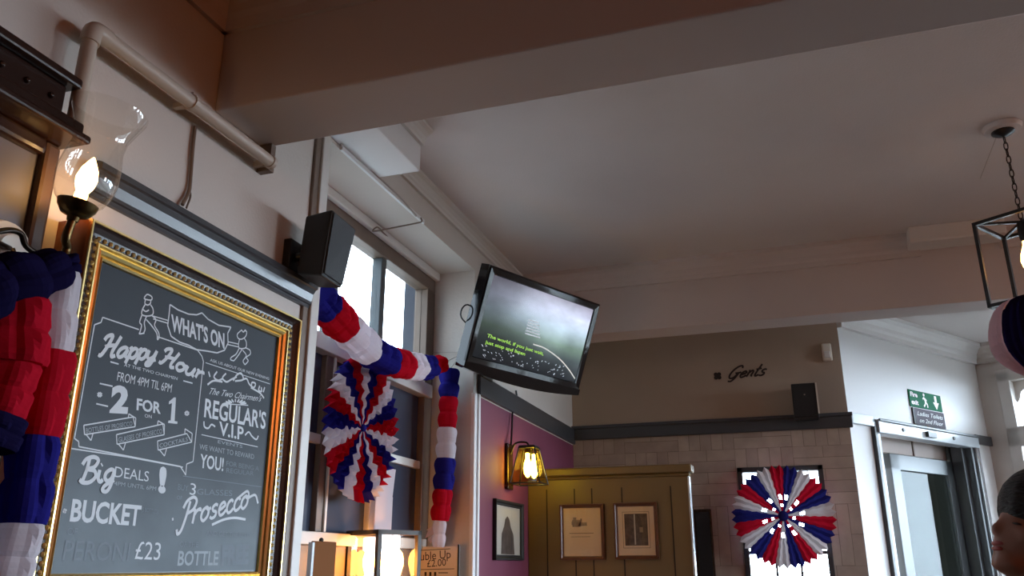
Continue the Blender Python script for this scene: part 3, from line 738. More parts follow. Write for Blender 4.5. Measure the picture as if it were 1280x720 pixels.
# cable from the pipe to the rail
c = [at_x(244, 158, XL+.008), at_x(241, 185, XL+.008), at_x(238, 225, XL+.008), at_x(236, 240, XL+.010), at_x(228, 256, XL+.014)]
o = MB().tube(cr(c, 5), .0055, M['brownwood'], 8).build('cable', None, True)
tag(o, 'brown cable dropping from the cream pipe to the dark picture rail', 'cable')
mb = MB().tube(cr([at_x(237, 236, XL+.010), at_x(238, 246, XL+.012), at_x(233, 260, XL+.016)], 5), .003, M['brownwood'], 6); mb.build('frayed_end', o)

# ---- wall sconce by the mirror: two arms, hurricane glasses
A0 = at_x(95, 262, -1.475); A1 = at_x(138, 140, -1.435); ax = (A1-A0).normalized(); HL = (A1-A0).length
BPc = at_x(6, 312, XL+.03); BPc.x = XL+.03
t = thing('wall_sconce', (XL+.02, BPc.y, BPc.z), 'brass wall lamp with tall clear hurricane glass lit above the paper garland', 'lamp')
MB().lathe((XL+.022, BPc.y, BPc.z), (1, 0, 0), [(0, .03), (.03, .03), (.034, .024), (.05, .018), (.062, .014), (.066, .004), (.066, 0)], M['whiteplastic'], 28).build('backplate', t, smooth=True)
SP_ = at_x(83, 312, -1.50)
mb = MB().tube(cr([A0-ax*.02, A0-ax*.07, SP_, SP_+V((0.0, -.02, -.05)), SP_+V((-.02, -.07, -.06)), V((XL+.05, BPc.y+.02, BPc.z-.03)), V((XL+.045, BPc.y, BPc.z))], 6), .0095, M['brass'], 10)
mb.build('arm', t, smooth=True)
q0 = at_x(-15, 296, -1.50)
mb = MB().tube(cr([V((XL+.045, BPc.y, BPc.z)), q0, at_x(8, 288, -1.50), at_x(26, 292, -1.50), at_x(35, 310, -1.50), SP_+V((0, -.02, -.04))], 7), .0065, M['bronze'], 10); mb.build('scroll', t, smooth=True)
MB().lathe(A0-ax*.018, ax, [(0, -.012), (.012, -.010), (.014, 0), (.03, .006), (.041, .022), (.044, .034), (.038, .034), (.02, .02), (0, .018)], M['brass'], 24).build('cup', t, smooth=True)
sh = MB().lathe(A0+ax*.010, ax, [(.040, .0), (.052, .012), (.064, .040), (.068, .07), (.063, .11), (.056, .145), (.058, .175), (.072, .21), (.083, .235), (.084, .245)], M['clear'], 36)
sh.build('glass_shade', t, smooth=True)
bu = MB().lathe(A0+ax*.012, ax, [(0, .028), (.012, .030), (.020, .046), (.023, .065), (.018, .088), (.008, .108), (.002, .118), (0, .119)], M['bulb'], 20)
b = bu.build('bulb', t, smooth=True)
MB().lathe(A0+ax*.008, ax, [(.014, 0), (.014, .032), (0, .034)], M['bulbsoft'], 16).build('candle_tube', t, smooth=True)

# ---- tissue garlands
def segment(mb, a, b, ta, tb, R, m, petals=5, sc=2, n=30, ph=0, squash=1.0):
    a, b = V(a), V(b); rows = sc*6; t = V(ta); ref = t.orthogonal(); 
    up = V((0, 0, 1)) if abs(t.normalized().z) < .8 else V((0, 1, 0))
    vs = []
    for i in range(rows+1):
        s = i/rows; p = a.lerp(b, s); tt = V(ta).lerp(V(tb), s).normalized()
        q1 = tt.cross(up).normalized(); q2 = q1.cross(tt)
        e = abs(math.sin(PI*sc*s))**.6; rr = R*(.84+.16*e)
        for k in range(n):
            th = 2*PI*k/n; pet = .84+.16*abs(math.cos(petals*th/2+ph))**.7
            jit = 1+.05*math.sin(k*12.9+i*7.3)
            vs.append(p+(q1*math.cos(th)+q2*math.sin(th)*squash)*rr*pet*jit)
    fs = [(i*n+k, i*n+(k+1) % n, (i+1)*n+(k+1) % n, (i+1)*n+k) for i in range(rows) for k in range(n)]
    vs += [a, b]; e0 = len(vs)-2
    for k in range(n): fs.append((e0, (k+1) % n, k)); fs.append((e0+1, rows*n+k, rows*n+(k+1) % n))
    mb.add(vs, fs, m)
def garland(t, pts, cols, Rs, sc=2, petals=5, squash=1.0):
    N = len(pts); tan = [(V(pts[min(i+1, N-1)])-V(pts[max(i-1, 0)])).normalized() for i in range(N)]
    for i, c in enumerate(cols):
        mb = MB(); segment(mb, pts[i], pts[i+1], tan[i], tan[i+1], Rs[i] if isinstance(Rs, (list, tuple)) else Rs, M[c], petals, sc, ph=i*.7, squash=squash)
        mb.build('tissue_section', t, smooth=False)
XS = -1.70
pts = [at_x(x, y, X) for x, y, X in ((396, 368, -1.655), (410, 386, -1.655), (432, 410, -1.655), (462, 438, -1.655), (488, 452, -1.655), (508, 457, -1.655), (524, 459, -1.655), (538, 459, -1.65), (552, 455, -1.645))]
t = thing('paper_garland', pts[4], 'red, white and blue paper garland slung across the large window', 'garland')
garland(t, pts, ['tblue', 'tred', 'twhite', 'tblue', 'tred', 'twhite', 'tblue', 'tred'], [.075, .078, .076, .074, .072, .07, .066, .05])
pe = at_y(582, 440, WY1-.01)
MB().tube([pts[-1], pe], .002, M['wire'], 6).build('hanging_string', t); MB().tube([pts[-1], at_y(530, 441, WY1-.02), pe], .002, M['wire'], 6).build('hanging_string', t)
ys_ = (462, 497, 535, 573, 612, 651, 684); xs_ = (562, 561, 559, 557, 554, 550, 548)
pts = [at_y(x, y, 4.02) for x, y in zip(xs_, ys_)]
t = thing('paper_garland', pts[0], 'red, white and blue paper garland hanging straight down the window reveal', 'garland')
garland(t, pts, ['tblue', 'tred', 'twhite', 'tblue', 'tred', 'twhite'], [.056, .055, .055, .055, .052, .036], sc=2, petals=4)
MB().tube([pts[0], at_y(570, 452, WY1)], .002, M['wire'], 6).build('hanging_string', t)
mb = MB(); cpt = at_y(544, 666, 4.05)
for k in range(7):
    a = k*.9; mb.add([cpt, cpt+V((.05*math.cos(a), .01, .05*math.sin(a)-.01)), cpt+V((.05*math.cos(a+.8), -.015, .045*math.sin(a+.8)-.01))], [(0, 1, 2)], M['tpink'])
mb.build('torn_tissue', t)
XG = -1.43
pts = [at_x(x, y, XG) for x, y in ((68, 322), (73, 340), (64, 440), (44, 546), (28, 655), (6, 740))]
t = thing('paper_garland', at_x(80, 318, -1.47), 'paper garland bunched below the lit brass lamp beside the gilt frame', 'garland')
garland(t, pts, ['tnavy', 'twhite', 'tred', 'tblue', 'twhite'], [.05, .046, .052, .05, .046], sc=2, petals=5)
pts = [at_x(x, y, XG+.02) for x, y in ((74, 334), (40, 348), (-4, 356), (-40, 372))]
garland(t, pts, ['tnavy', 'tnavy', 'tnavy'], [.05, .065, .065], sc=1, petals=5)
pts = [at_x(x, y, XG+.01) for x, y in ((18, 372), (16, 455), (-6, 520), (-20, 560))]
garland(t, pts, ['tred', 'tred', 'tnavy'], [.07, .055, .06], sc=2, petals=5)

# ---- tissue rosettes
def rosette(name, c, U, W_, N, R, label, nsec, cols, phase, holes=False, wave=.10, depth=.02, rin=.05):
    t = thing(name, c, label, 'paper rosette', None)
    c, U, W_, N = V(c), V(U), V(W_), V(N); rows = 18
    def pt(th, r, k): return c+(U*math.cos(th)+W_*math.sin(th))*r+N*(depth if k % 2 else -depth)*min(1, r/R*1.5)
    def tri(x): x = x % 1; return 4*abs(x-.5)-1
    for sct in range(nsec):
        mb = MB(); m = M[cols[sct % len(cols)]]; sub = 4; vs = []; 
        for j in range(rows+1):
            r = R*(rin+(1-rin)*j/rows)
            for k in range(sub+1):
                kk = sct*sub+k; th = phase+2*PI*kk/(nsec*sub)+wave*tri(j/rows*5)*(.25+.75*(1-j/rows))
                rr = r*(1+((.085 if holes else .05)*abs(math.sin(PI*k/2)) if j == rows else 0))
                vs.append(pt(th, rr, kk))
        fs = []
        for j in range(rows):
            for k in range(sub):
                if holes and (j in (5, 6) and k in (1, 2) and sct % 2 == 0 or j == 2 and k in (0, 2) and sct % 3 == 0): continue
                fs.append((j*(sub+1)+k, j*(sub+1)+k+1, (j+1)*(sub+1)+k+1, (j+1)*(sub+1)+k))
        mb.add(vs, fs, m); mb.build('tissue_fold', t)
    mb = MB().lathe(c-N*.012, N, [(0, .03), (R*rin*.6, .028), (R*rin*1.1, .02), (R*rin*1.1, 0), (0, 0)], M[cols[-1]], 16); mb.build('hub', t)
    tp_ = c+UP*(R+.06); tp_ = V((tp_.x, YG, tp_.z)) if holes else V((tp_.x, tp_.y, tp_.z))-N*.05
    mb = MB().tube([c+UP*R*.2-N*.012, c+UP*R-N*.03, tp_], .0012, M['wire'], 5); mb.build('hanging_string', t)
    return t
rc = at_x(453, 535, -1.765)
rosette('paper_rosette', rc, (0, 1, 0), (0, 0, 1), (1, 0, 0), .305, 'pleated paper rosette hanging against the large window beneath the garland', 21, ['twhite', 'tred', 'tblue'], 1.50, wave=.20, depth=.022)
gc = at_y(979, 645, YG-.09)
rosette('paper_rosette', gc, (1, 0, 0), (0, 0, 1), (0, -1, 0), .318, 'round pleated paper rosette hung before the small far window', 21, ['dred', 'dwhite', 'dblue'], PI/2-.1, holes=True, wave=.03, depth=.008, rin=.10)
# white paper tail under the rosette
mb = MB(); a = [at_x(484, 585, -1.80), at_x(480, 620, -1.80), at_x(478, 668, -1.80)]
for i in range(2):
    p, q = a[i], a[i+1]; w0 = .075
    mb.add([p-V((0, w0, 0)), p+V((.008, w0, 0)), q+V((.006, w0, 0)), q-V((.004, w0, 0)), p-V((.004, w0, 0)), p+V((.004, w0, 0)), q+V((.002, w0, 0)), q-V((.008, w0, 0))], [(0, 1, 2, 3), (7, 6, 5, 4)], M['twhite'])
tag(mb.build('paper_streamer'), 'plain white paper strip hanging below the window rosette', 'streamer')

# ---- loudspeakers
SPK = [(-1.402, 2.124, 1.073), (-1.304, 2.12, 1.064), (-1.299, 2.252, 1.058), (-1.319, 2.244, .849), (-1.324, 2.112, .855), (-1.422, 2.116, .864), (-1.416, 2.248, .858), (-1.397, 2.257, 1.067)]
SPX = [(381.7, 269.8), (415.5, 261), (445, 286), (427, 361), (402, 344), (370, 342), (398, 360)]
C8 = []
for i, p in enumerate(SPK):
    p = V((p[0], p[1], p[2]+CAMZ))
    if i < 7:
        dist = (p-EYE).dot(CF)*1.085; p = at_d(*SPX[i], dist)
    else: p = EYE+(p-EYE)*1.085
    C8.append(p)
t = thing('loudspeaker', C8[5].lerp(C8[6], .5), 'black loudspeaker tilted on a wall bracket above the chalkboard', 'loudspeaker')
q = C8
mb = MB().hexa([q[5], q[4], q[3], q[6], q[0], q[1], q[2], q[7]], M['speaker']); mb.build('cabinet', t, bevel=.008)
fn = ((q[2]-q[1]).cross(q[4]-q[1])).normalized()
if fn.x < 0: fn = -fn
ins = lambda u, v, o=.002: (q[1].lerp(q[2], u)).lerp(q[4].lerp(q[3], u), v)+fn*o
g = [ins(.05, .04), ins(.95, .04), ins(.95, .96), ins(.05, .96)]; g2 = [p+fn*.004 for p in g]
mb = MB().hexa([g[3], g[2], g[1], g[0], g2[3], g2[2], g2[1], g2[0]], M['grille']); mb.build('grille', t, bevel=.002)
lg = [ins(.48, .35, .0065), ins(.62, .35, .0065), ins(.62, .45, .0065), ins(.48, .45, .0065)]; lg2 = [p+fn*.001 for p in lg]
mb = MB().hexa([lg[3], lg[2], lg[1], lg[0], lg2[3], lg2[2], lg2[1], lg2[0]], M['signwhite'])
iv = [ins(.51, .375, .0078), ins(.55, .375, .0078), ins(.55, .425, .0078), ins(.51, .425, .0078)]; mb.add(iv, [(0, 1, 2, 3)], M['grille'])
mb.build('badge', t)
bcn = q[0].lerp(q[5], .5).lerp(q[7].lerp(q[6], .5), .4)
mb = MB().tube([bcn+V((.02, 0, -.02)), V((XL+.03, bcn.y-.02, bcn.z-.03))], .016, M['black'], 10)
mb.box((XL, bcn.y-.06, bcn.z-.08), (XL+.03, bcn.y+.02, bcn.z+.03), M['black']); mb.build('wall_bracket', t, bevel=.004)

sx0, sx1, sz0, sz1 = .035, .200, Z(.972), Z(1.208); SY = YG-.05
t = thing('loudspeaker', ((sx0+sx1)/2, SY, sz0), 'small black loudspeaker standing over the dark rail near the Gents lettering', 'loudspeaker')
mb = MB().box((sx0, SY-.16, sz0), (sx1, SY, sz1), M['speaker']); mb.build('cabinet', t, bevel=.006)
MB().box((sx0+.008, SY-.164, sz0+.008), (sx1-.008, SY-.160, sz1-.008), M['blackmatt']).build('grille', t)
MB().lathe(((sx0+sx1)/2, SY-.164, sz0+.155), (0, -1, 0), [(0, .002), (.006, .002), (.006, 0)], M['chrome'], 12).build('badge', t)
MB().box((sx1-.006, SY-.168, sz0+.02), (sx1+.004, SY-.150, sz1-.002), M['whiteplastic']).build('edge_strip', t)  # white strip: the cabinet's bright side, light put in as colour
MB().box((sx0+.05, SY, sz0+.04), (sx1-.05, YG, sz0+.13), M['black']).build('wall_bracket', t)

# ---- television
S_ = .86/.62; tp = V((-.881*S_, 2.932*S_, .833*S_+CAMZ)); ta, tb, tg = (math.radians(a) for a in (62.9, 19.73, 1.44))
RT = Matrix.Rotation(ta, 3, 'Z') @ Matrix.Rotation(tb, 3, 'X') @ Matrix.Rotation(tg, 3, 'Y')
TW, TH = .86, .86*.6212
def tvp(x, y, z): return tp+RT @ V((x, y, z))
def tbox(mb, a, b, m):
    (x0, y0, z0), (x1, y1, z1) = a, b
    mb.hexa([tvp(x0, y0, z0), tvp(x1, y0, z0), tvp(x1, y1, z0), tvp(x0, y1, z0), tvp(x0, y0, z1), tvp(x1, y0, z1), tvp(x1, y1, z1), tvp(x0, y1, z1)], m); return mb
t = thing('television', tvp(0, .05, 0), 'flat television tilted down from the wall, showing green subtitles over a crowd', 'television')
def bez(m):
    mb = MB(); n_ = RT @ V((0, -1, 0)); w0, h0 = TW-.085, TH-.115
    frame_sweep(mb, tvp(0, .006, .018), RT @ V((1, 0, 0)), RT @ V((0, 0, 1)), n_, w0, h0, [(0, 0), (.004, .010), (.03, .012), (.038, .008), (.042, .0), (.042, -.06)], lambda i, k: m)
    return mb
M['gloss'] = mat('piano_black', (10, 10, 12), .06)
bez(M['gloss']).build('bezel', t)
mb = MB(); n = 10; lo = []
for i in range(n+1):
    x = -TW/2+TW*i/n; dz = .03*(1-(2*i/n-1)**2); lo.append((x, -TH/2-dz+.012))
for i in range(n):
    (xa, za), (xb, zb) = lo[i], lo[i+1]; zt = -TH/2+.045
    mb.hexa([tvp(xa, -.008, za), tvp(xb, -.008, zb), tvp(xb, .06, zb), tvp(xa, .06, za), tvp(xa, -.008, zt), tvp(xb, -.008, zt), tvp(xb, .06, zt), tvp(xa, .06, zt)], M['gloss'])
mb.build('lower_bezel', t)
tbox(MB(), (-TW/2+.01, .012, -TH/2+.02), (TW/2-.01, .075, TH/2-.01), M['black']).build('back_casing', t, bevel=.012)

def screen_mat():
    m = bpy.data.materials.new('lit_screen'); m.use_nodes = True; nt = m.node_tree; L_ = nt.links; b = nt.nodes['Principled BSDF']
    b.inputs['Base Color'].default_value = (.01, .012, .014, 1); b.inputs['Roughness'].default_value = .12
    uv = nt.nodes.new('ShaderNodeUVMap'); sp = nt.nodes.new('ShaderNodeSeparateXYZ'); L_.new(uv.outputs[0], sp.inputs[0])
    rp = nt.nodes.new('ShaderNodeValToRGB'); L_.new(sp.outputs['Y'], rp.inputs[0])
    e = rp.color_ramp.elements; e[0].position = 0; e[0].color = (*s2l((30, 36, 44)), 1); e[1].position = 1; e[1].color = (*s2l((120, 116, 132)), 1)
    for p, c in ((.25, (52, 62, 64)), (.42, (84, 104, 92)), (.62, (134, 150, 162)), (.8, (156, 162, 182))): x = rp.color_ramp.elements.new(p); x.color = (*s2l(c), 1)
    # window reflection painted into the emission: bright haze at right and middle
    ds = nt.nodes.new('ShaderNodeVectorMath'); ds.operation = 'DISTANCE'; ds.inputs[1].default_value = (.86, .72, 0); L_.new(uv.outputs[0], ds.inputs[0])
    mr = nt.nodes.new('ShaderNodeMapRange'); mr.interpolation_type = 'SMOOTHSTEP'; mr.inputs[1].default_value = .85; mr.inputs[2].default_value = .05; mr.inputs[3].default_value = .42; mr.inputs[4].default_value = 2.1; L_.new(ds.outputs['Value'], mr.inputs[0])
    n = nt.nodes.new('ShaderNodeTexNoise'); n.inputs['Scale'].default_value = 3.2; n.inputs['Detail'].default_value = 3; L_.new(uv.outputs[0], n.inputs['Vector'])
    mx = nt.nodes.new('ShaderNodeMix'); mx.data_type = 'RGBA'; mx.blend_type = 'OVERLAY'; mx.inputs[0].default_value = .7; L_.new(rp.outputs[0], mx.inputs[6]); L_.new(n.outputs[0], mx.inputs[7])
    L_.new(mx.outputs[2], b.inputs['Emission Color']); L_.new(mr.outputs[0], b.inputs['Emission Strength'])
    return m
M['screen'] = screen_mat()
M['subtitle'] = emit('subtitle_green', (150, 205, 60), .6); M['screenwhite'] = emit('screen_white', (190, 196, 204), .55); M['screenarch'] = emit('screen_arch', (200, 200, 190), .5)
sw, shh = TW-.085, TH-.115
def scr(u, v, o=0.0): return tvp((u-.5)*sw, .004-o, .018+(v-.5)*shh)
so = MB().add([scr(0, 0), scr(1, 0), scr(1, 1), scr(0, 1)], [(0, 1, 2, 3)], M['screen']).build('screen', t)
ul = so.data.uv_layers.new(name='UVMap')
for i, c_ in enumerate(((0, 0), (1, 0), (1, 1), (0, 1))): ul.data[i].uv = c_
SN = RT @ V((0, -1, 0))
mb = MB()
text_on(mb, 'The world, if you just wait,', scr(.08, .265, .001), scr(.62, .235, .001), scr(.08, .305, .001), SN, M['subtitle'], bold=.02)
text_on(mb, 'just stop and listen', scr(.08, .185, .001), scr(.45, .17, .001), scr(.08, .225, .001), SN, M['subtitle'], bold=.02)
mb.build('subtitles', so)
mb = MB(); rr = random.Random(4)
for i in range(70):
    u = .06+.8*rr.random(); v = .02+.15*rr.random()**1.3; dv = .008+.01*rr.random(); s_ = (u-.5)*.03
    mb.add([scr(u, v, .001), scr(u+.006, v, .001), scr(u+.006+s_, v+dv, .001), scr(u+s_, v+dv, .001)], [(0, 1, 2, 3)], M['screenwhite'])
for k in range(6):
    v = .43+k*.035; mb.add([scr(.40, v, .001), scr(.55-.01*k, v, .001), scr(.55-.01*k, v+.015, .001), scr(.40, v+.015, .001)], [(0, 1, 2, 3)], M['screenwhite'])
mb.ribbon(cr([scr(.50, .335, .001), scr(.62, .325, .001), scr(.78, .25, .001), scr(.90, .15, .001), scr(.99, .05, .001)], 5), .007, SN, M['screenarch'])
mb.build('picture_marks', so)
mb = MB().tube([tvp(0, .07, 0), tvp(.03, .16, .0), V((XL+.03, tvp(0, 0, 0).y+.22, tp.z-.05))], .022, M['black'], 10)
mb.box((XL, tvp(0, 0, 0).y+.14, tp.z-.17), (XL+.03, tvp(0, 0, 0).y+.30, tp.z+.07), M['black']); mb.build('wall_mount', t, bevel=.004)
mb = MB().tube(cr([tvp(-.3, .07, .0), tvp(-.44, .075, .05), tvp(-.455, .08, -.02), tvp(-.3, .07, -.08)], 6), .004, M['black'], 6); mb.build('cable_loop', t)

# ---- lantern on the plum wall, hung under the television
LY, LZ0, LZ1, LX = 4.71, Z(.45), Z(.655), XL+.135
t = thing('wall_lantern', (XL, LY, LZ0), 'small tapering glass wall lantern glowing yellow on the plum wall', 'lamp')
MB().box((XL, LY-.05, LZ0-.03), (XL+.022, LY+.05, LZ1+.03), M['darkbrown']).build('backplate', t, bevel=.006)
bt, tt_ = .088, .048
cb = [V((LX+sx*bt, LY+sy*bt, LZ0)) for sx, sy in ((-1, -1), (1, -1), (1, 1), (-1, 1))]
ct = [V((LX+sx*tt_, LY+sy*tt_, LZ1)) for sx, sy in ((-1, -1), (1, -1), (1, 1), (-1, 1))]
mb = MB()
for k in range(4):
    l = (k+1) % 4; mb.tube([cb[k], ct[k]], .0045, M['black'], 6); mb.tube([cb[k], cb[l]], .0045, M['black'], 6); mb.tube([ct[k], ct[l]], .005, M['black'], 6)
mb.hexa([p+V((0, 0, -.002)) for p in ct]+[p+V((0, 0, .012)) for p in ct], M['black'])
mb.build('cage', t)
for k in range(4):
    l = (k+1) % 4; n_ = ((cb[k]+cb[l])/2-V((LX, LY, LZ0))).normalized()*.002
    a = [cb[k], cb[l], ct[l], ct[k]]; MB().add(a, [(0, 1, 2, 3)], M['amber']).build('pane', t)
mb = MB().tube(cr([V((XL+.02, LY, LZ1-.03)), V((XL+.05, LY, LZ1+.03)), V((LX-.02, LY, LZ1+.035)), V((LX, LY, LZ1+.01))], 5), .006, M['black'], 8); mb.build('arm', t)
for dx, dy in ((0, -.03), (.02, .03)):
    MB().lathe((LX+dx, LY+dy, LZ1-.03), (0, 0, -1), [(0, 0), (.013, .004), (.013, .035), (.021, .06), (.025, .09), (.02, .12), (.008, .14), (0, .142)], M['bulbyellow'], 14).build('bulb', t, True)
mb = MB(); mb.lathe((LX, LY, LZ1), (0, 0, -1), [(.02, 0), (.02, .035), (0, .035)], M['brass'], 12); mb.build('lamp_holder', t)
c0, c1 = at_x(644, 491, XL+.03), at_x(639, 545, XL+.03)
mb = MB().tube(cr([at_x(645, 488, XL+.012), at_x(646, 500, XL+.012), at_x(641, 514, XL+.012), at_x(640, 535, XL+.02), V((XL+.03, LY-.02, LZ1+.02))], 5), .006, M['black'], 8)
tag(mb.build('cable'), 'black cable running down the plum wall from the television to the yellow lantern', 'cable')

# ---- framed pictures
def picture(O, U, N, w_, h_, fr, fmat, label, art, mount=.03):
    O, U, N = V(O), V(U), V(N)
    t = thing('framed_picture', O-UP*h_/2, label, 'picture')
    mb = MB(); frame_sweep(mb, O, U, UP, N, w_-2*fr, h_-2*fr, [(0, .004), (.003, .012), (fr*.35, .012), (fr*.6, .02), (fr*.95, .022), (fr, .018), (fr, 0)], lambda i, k: fmat)
    mb.build('frame', t)
    iw, ih = w_/2-fr, h_/2-fr
    def P(u, v, o): return O+U*u+UP*v+N*o
    MB().hexa([P(-iw, -ih, .003), P(iw, -ih, .003), P(iw, -ih, .001), P(-iw, -ih, .001), P(-iw, ih, .003), P(iw, ih, .003), P(iw, ih, .001), P(-iw, ih, .001)], M['mount']).build('mount', t)
    mb = MB(); art(mb, P, iw, ih); mb.build('print', t)
    MB().add([P(-iw, -ih, .007), P(iw, -ih, .007), P(iw, ih, .007), P(-iw, ih, .007)], [(0, 1, 2, 3)], M['picglass']).build('picture_glass', t)
    return t
M['picglass'] = glass('picture_glass', (255, 255, 255), .10)
M['art1'] = mat('pencil_grey', (176, 158, 140), .9, rgb2=(120, 106, 96), scale=40); M['art2'] = mat('etching_dark', (112, 96, 84), .9, rgb2=(60, 52, 48), scale=25)
M['art3'] = mat('etching_line', (150, 130, 110), .9); M['art4'] = mat('sepia_portrait', (96, 84, 78), .9, rgb2=(62, 54, 52), scale=20); M['art5'] = mat('pale_print', (196, 190, 180), .9)
def quad(mb, P, a, b, c, d_, m, o=.0036): mb.add([P(a, c, o), P(b, c, o), P(b, d_, o), P(a, d_, o)], [(0, 1, 2, 3)], m)
def art_castle(mb, P, iw, ih):
    for a, b, c, d_ in ((-.06, -.005, .03, .07), (-.055, -.035, .07, .085), (-.01, .0, .06, .078), (-.02, .03, .035, .055), (-.065, -.05, .04, .062)): quad(mb, P, a, b, c, d_, M['art1'])
    quad(mb, P, -.08, .07, -.01, -.006, M['art3'], .0037); quad(mb, P, -.07, .05, -.03, -.027, M['art3'], .0037)
def art_interior(mb, P, iw, ih):
    quad(mb, P, -iw+.028, iw-.028, -ih+.04, ih-.03, M['art3'], .0034); quad(mb, P, -iw+.031, iw-.031, -ih+.043, ih-.033, M['mount'], .0036)
    quad(mb, P, -iw+.04, iw-.04, -ih+.055, ih-.042, M['art2'], .0038)
    quad(mb, P, -.012, -.004, -ih+.06, ih-.045, M['art5'], .0040); quad(mb, P, .02, .04, -.01, .02, M['art3'], .0040)
def art_portrait(mb, P, iw, ih):
    quad(mb, P, -iw, iw, -ih, ih, M['art5'], .0034)
    pts = [(-.12, -.13), (-.11, -.02), (-.07, .02), (-.05, .06), (-.01, .08), (.03, .06), (.05, .02), (.10, -.02), (.12, -.13)]
    mb.add([P(a, b, .0038) for a, b in pts], [tuple(range(len(pts)))], M['art4'])
YP = 5.112
a, b = at_x(615, 627, XL), at_x(651, 698, XL)
picture((XL+.001, 4.71, Z(.192)), (0, 1, 0), (1, 0, 0), .50, .325, .03, M['blackmatt'], 'black framed print of a dark figure hanging on the plum wall below the lantern', art_portrait)

# ---- booth partition with two pictures
px0, px1 = XL, -.605
t = thing('booth_partition', ((px0+px1)/2, YP+.03, 0), 'tall olive brown panelled booth partition standing out from the plum wall', 'partition')
mb = MB().box((px0+.001, YP, 0), (px1, YP+.06, Z(.515)), M['olive']); mb.build('panel', t, bevel=.004)
mb = MB().box((px0+.001, YP-.014, Z(.505)), (px1+.012, YP+.074, Z(.525)), M['olive']); mb.box((px0+.001, YP-.03, Z(.525)), (px1+.028, YP+.09, Z(.575)), M['olive']); mb.build('cap_rail', t, bevel=.012)
mb = MB()
for x in (684, 719, 741, 779, 841):
    p = at_y(x, 660, YP); mb.box((p.x-.004, YP-.0015, 0), (p.x+.004, YP+.001, Z(.45)), M['groove'])
mb.build('grooves', t)
mb = MB().box((px1-.004, YP-.004, 0), (px1+.008, YP+.064, Z(.505)), M['frameblue']); mb.build('lit_edge_paint', t, bevel=.003)  # pale strip: window light on the partition's end, put into the colour
def on_part(x0, y0, x1, y1):
    a, b = at_y(x0, y0, YP), at_y(x1, y1, YP); return (a+b)/2, b.x-a.x, a.z-b.z
o, w_, h_ = on_part(700, 631, 757, 700); picture(V((o.x, YP-.001, o.z)), (1, 0, 0), (0, -1, 0), w_, h_, .022, M['picframe'], 'wood framed sketch of pale ruins, the one nearer the lantern on the booth partition', art_castle)
o, w_, h_ = on_part(767, 629, 825, 699); picture(V((o.x, YP-.001, o.z)), (1, 0, 0), (0, -1, 0), w_, h_, .022, M['picframe'], 'wood framed dark etching with wide cream mount, nearer the free end of the partition', art_interior)
# tall dark board on the far wall
a, b = at_y(867, 637, YG), at_y(889, 637, YG)
t = thing('notice_board', ((a.x+b.x)/2, YG, Z(-.5)), 'narrow dark board on the block wall just past the booth partition', 'board')
MB().box((a.x, YG-.03, Z(-.5)), (b.x, YG, a.z), M['darkbrown']).build('frame', t, bevel=.005)
MB().box((a.x+.015, YG-.033, Z(-.48)), (b.x-.015, YG-.029, a.z-.02), M['blackmatt']).build('panel', t)

# ---- Gents lettering, sensor
t = thing('wall_lettering', at_y(925, 478, YG), 'dark scrolling Gents lettering with a small flower mark on the far wall', 'lettering')
mb = MB(); G0, G1, G2 = at_y(908, 474, YG), at_y(955, 469, YG), at_y(911, 459, YG)
script_on(mb, 'Gents', G0, G1, G2, (0, -1, 0), M['letter'], .013, off=.003, slant=.35)
mb.build('word', t)
mb = MB(); pc = at_y(897, 470, YG-.002); pc2 = pc
for k in range(4):
    a = PI/4+k*PI/2; mb.lathe(pc+V((.017*math.cos(a), 0, .017*math.sin(a))), (0, -1, 0), [(0, .002), (.015, .002), (.015, 0)], M['letter'], 12)
mb.lathe(pc, (0, -1, 0), [(0, .003), (.014, .003), (.014, 0)], M['letter'], 12); mb.build('flower_mark', t)
a, b = at_y(1026, 431, YG), at_y(1041, 452, YG)
t = thing('motion_sensor', ((a.x+b.x)/2, YG, b.z), 'small white motion sensor high on the far wall near the corner', 'sensor')
mb = MB().box((a.x, YG-.045, b.z), (b.x, YG, a.z), M['whiteplastic']); mb.build('housing', t, bevel=.012)
mb = MB().box((a.x+.012, YG-.052, b.z+.02), (b.x-.012, YG-.040, b.z+.07), M['white']); mb.build('lens', t, bevel=.006)

# ---- signs over the door
t = thing('exit_sign', on_d(1.083, 1.16), 'green fire exit sign with running man and arrow above the street door', 'sign')
mb = MB(); dbox(mb, .846, 1.322, 1.158, 1.290, .001, .008, M['green']); mb.build('plate', t)
mb = MB(); so_ = lambda s, z: on_d(s, z, .009)
text_on(mb, 'Fire', so_(.865, 1.238), so_(.965, 1.238), so_(.865, 1.274), E, M['signwhite'], bold=.03)
mb.build('lettering', t); mb = MB()
text_on(mb, 'exit', so_(.865, 1.178), so_(.965, 1.178), so_(.865, 1.214), E, M['signwhite'], bold=.03)
mb.build('lettering', t); mb = MB()
def strokes(pl, wd):
    for p in pl: mb.ribbon([so_(s, z) for s, z in p], wd, E, M['signwhite'])
strokes([[(1.055, 1.250), (1.075, 1.215)], [(1.040, 1.232), (1.058, 1.246), (1.078, 1.236), (1.095, 1.222)], [(1.075, 1.218), (1.068, 1.195), (1.045, 1.175)], [(1.078, 1.215), (1.098, 1.196), (1.10, 1.172)]], .015)
mb.lathe(so_(1.062, 1.268), E, [(0, .001), (.012, .001), (.012, 0)], M['signwhite'], 12)
mb.build('running_figure', t); mb = MB()
strokes([[(1.235, 1.278), (1.235, 1.205)]], .034)
mb.add([so_(1.19, 1.225), so_(1.28, 1.225), so_(1.235, 1.168)], [(0, 2, 1)], M['signwhite'])
mb.build('arrow', t)
t = thing('direction_sign', on_d(1.1, 1.025), 'grey sign with white script lettering directly under the green exit sign', 'sign')
